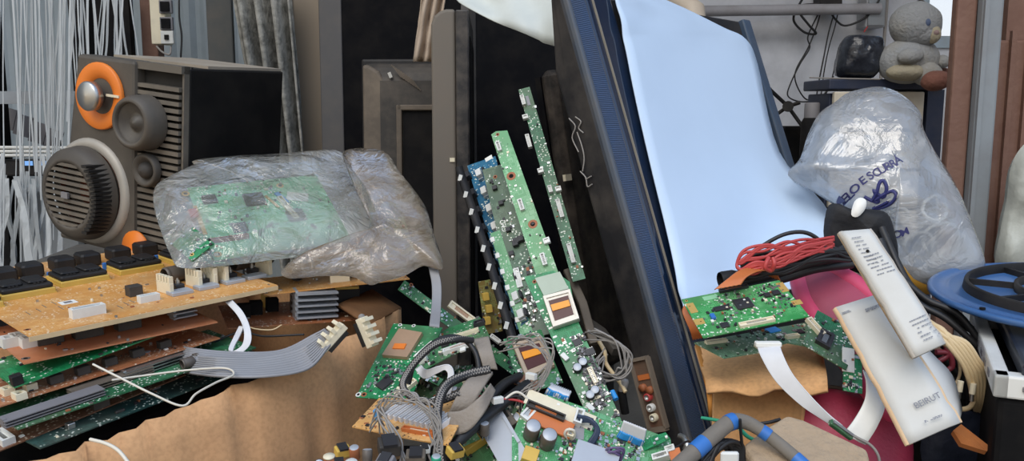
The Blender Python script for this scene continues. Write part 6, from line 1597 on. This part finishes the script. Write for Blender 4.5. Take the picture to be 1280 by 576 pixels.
# boxes and cables on the wall
e = thing('electrical_box', 'pale grey electrical box on block wall left of toy', 'electrical box', Matrix.Translation(P(1088, 28, 2.95)))
bev(MB().box((0, 0, .06), (.065, .08, .16)).build('case', mat('box_grey', 'a3a7ad', .6, dirt=.3), e, origin=Z0), .004); bev(MB().box((0, -.043, .06), (.055, .008, .15)).build('cover', M['steel'], e, origin=Z0), .002)
e = thing('junction_box', 'black junction box at top of wall with hanging black cables', 'junction box', Matrix.Translation(P(1034, 12, 2.95)))
bev(MB().box((0, 0, .03), (.075, .07, .05)).build('case', M['black'], e, origin=Z0), .004); MB().cyl((.0, -.01, 0), (.045, -.01, 0), .012, seg=12).build('gland', M['black'], e, origin=Z0)
wl_ = [([(1024, 5, 2.9), (1000, 8, 2.92), (992, 25, 2.93), (1005, 40, 2.93), (1020, 42, 2.92), (1010, 30, 2.9), (998, 12, 2.9), (1005, -5, 2.92)], .004, 'thick black cable looped left of junction box'),
       ([(1036, 12, 2.91), (1045, 25, 2.92), (1056, 32, 2.92), (1075, 26, 2.91), (1090, 14, 2.9), (1100, -2, 2.9)], .0035, 'black cable sagging right from junction box to wall top'),
       ([(1026, 15, 2.92), (1020, 35, 2.93), (1010, 60, 2.93), (996, 85, 2.93), (994, 100, 2.93), (1002, 118, 2.93), (1012, 125, 2.93), (1030, 118, 2.92), (1042, 95, 2.92)], .0025, 'thin black cable hanging in a wide loop on wall'),
       ([(1024, 15, 2.93), (1010, 45, 2.93), (1012, 60, 2.93), (1000, 80, 2.93), (988, 105, 2.93), (985, 120, 2.93), (1000, 127, 2.93), (1020, 126, 2.93)], .0025, 'thin brown cable twisting with the wide looped one'),
       ([(1044, 12, 2.92), (1036, 40, 2.93), (1030, 70, 2.93), (1024, 100, 2.93), (1019, 130, 2.93)], .0025, 'straight thin black cable dropping to the dark bottle'),
       ([(1048, 12, 2.92), (1044, 32, 2.93), (1036, 60, 2.93), (1030, 90, 2.93), (1026, 120, 2.93), (1020, 140, 2.93)], .0022, 'second straight thin cable beside the dropping one'),
       ([(1060, 62, 2.7), (1046, 72, 2.75), (1042, 90, 2.8), (1036, 110, 2.85), (1022, 135, 2.88)], .002, 'thin cable trailing left from the black wrapped parcel'),
       ([(1080, 40, 2.9), (1088, 28, 2.92), (1095, 22, 2.93)], .002, 'thin red cable below the electrical box')]
for p_, r, lab in wl_: cable('wall_cable', lab, 'cable', p_, r, M['wred'] if 'red' in lab else M['wblack'])
cable('wall_pipe', 'grey vertical pipe rising behind the stuffed toy', 'pipe', [(1110, -20, 2.94), (1106, 40, 2.94), (1100, 110, 2.94), (1098, 140, 2.94)], .006, M['wgrey'])
cable('wire', 'pale thin wire stretched level across front of cabinet top', 'wire', [(1012, 97, 2.4), (1050, 98, 2.42), (1100, 99, 2.43)], .002, M['wgrey'])
e = thing('fan_bracket', 'black bracket with crossed arms on wall beside diffuser sheet', 'bracket', Matrix.Translation(P(985, 133, 2.7)))
for q in ((955, 105), (958, 152), (1008, 165), (1000, 128)): wchild(MB().tube([P(985, 133, 2.7), P(*q, 2.68)], .006, 8), 'arm', M['black'], e)
wchild(MB().cyl(P(985, 133, 2.72), P(985, 133, 2.66), .017, seg=14), 'hub', M['black'], e)
for k in range(4): wchild(MB().tube([P(950 + k * 4, 104 + k * 2, 2.74), P(957 + k * 4, 150, 2.72)], .006, 6), 'slat', M['brngrey'], e)
# white sack at the right edge
o_ = MB().pillow(cat([P(*q, 1.9) for q in ((1262, 215), (1272, 190), (1290, 175), (1330, 170), (1360, 240), (1350, 340), (1290, 350), (1246, 338), (1250, 290), (1258, 250))], 4, closed=True), (-.2, -.95, .1), .05, .06, nr=10, pw=.4, amp=.02, scale=12).build('white_sack', mat('white_sack', 'b9bcb4', .7, dirt=.35, dirtcol='8f9088', bump=.4, bscale=30))
tag(o_, 'white woven sack at right edge before the rusty door', 'sack')
# ------------------------------------------------------------------ camera, daylight
cd = bpy.data.cameras.new('camera'); cam = bpy.data.objects.new('camera', cd); COL.objects.link(cam)
cd.sensor_width = 36; cd.lens = 36 * F / 1280; cd.clip_start = .02
cam.location = CAM; cam.rotation_euler = (PI / 2 - TH, 0, 0)
SC.camera = cam
w = bpy.data.worlds.new('sky'); SC.world = w; w.use_nodes = True
nt = w.node_tree; bg = nt.nodes['Background']
tc = N(nt, 'ShaderNodeTexCoord'); sp = N(nt, 'ShaderNodeSeparateXYZ'); nt.links.new(tc.outputs['Generated'], sp.inputs[0])
rp = ramp(nt, sp.outputs['Z'], [(0.0, (.42, .38, .32)), (.03, (.85, .82, .78)), (.45, (.66, .80, 1.0)), (1.0, (.40, .60, 1.0))])
mx = N(nt, 'ShaderNodeMapRange'); mx.inputs['From Min'].default_value = -.8; mx.inputs['From Max'].default_value = .8
nt.links.new(sp.outputs['X'], mx.inputs['Value'])
tint = mixc(nt, mx.outputs[0], (1.30, 1.12, .90), (.90, .98, 1.08))
ml = nt.nodes.new('ShaderNodeMix'); ml.data_type = 'RGBA'; ml.blend_type = 'MULTIPLY'; ml.inputs[0].default_value = 1.0; ml.clamp_result = False
nt.links.new(rp.outputs[0], ml.inputs[6]); nt.links.new(tint, ml.inputs[7])
nt.links.new(ml.outputs[2], bg.inputs[0]); bg.inputs[1].default_value = 1.15
sd_ = bpy.data.lights.new('hazy_sun', 'SUN'); sd_.energy = 1.9; sd_.angle = math.radians(38); sd_.color = (1.0, .93, .84)
so_ = bpy.data.objects.new('hazy_sun', sd_); COL.objects.link(so_); so_.location = (-1, -2, 3)
so_.rotation_euler = (V((.22, .62, -.75))).to_track_quat('-Z', 'Y').to_euler()
vs = SC.view_settings; vs.view_transform = 'Standard'; vs.look = 'None'; vs.gamma = 1; vs.exposure = 0.0; vs.use_curve_mapping = False
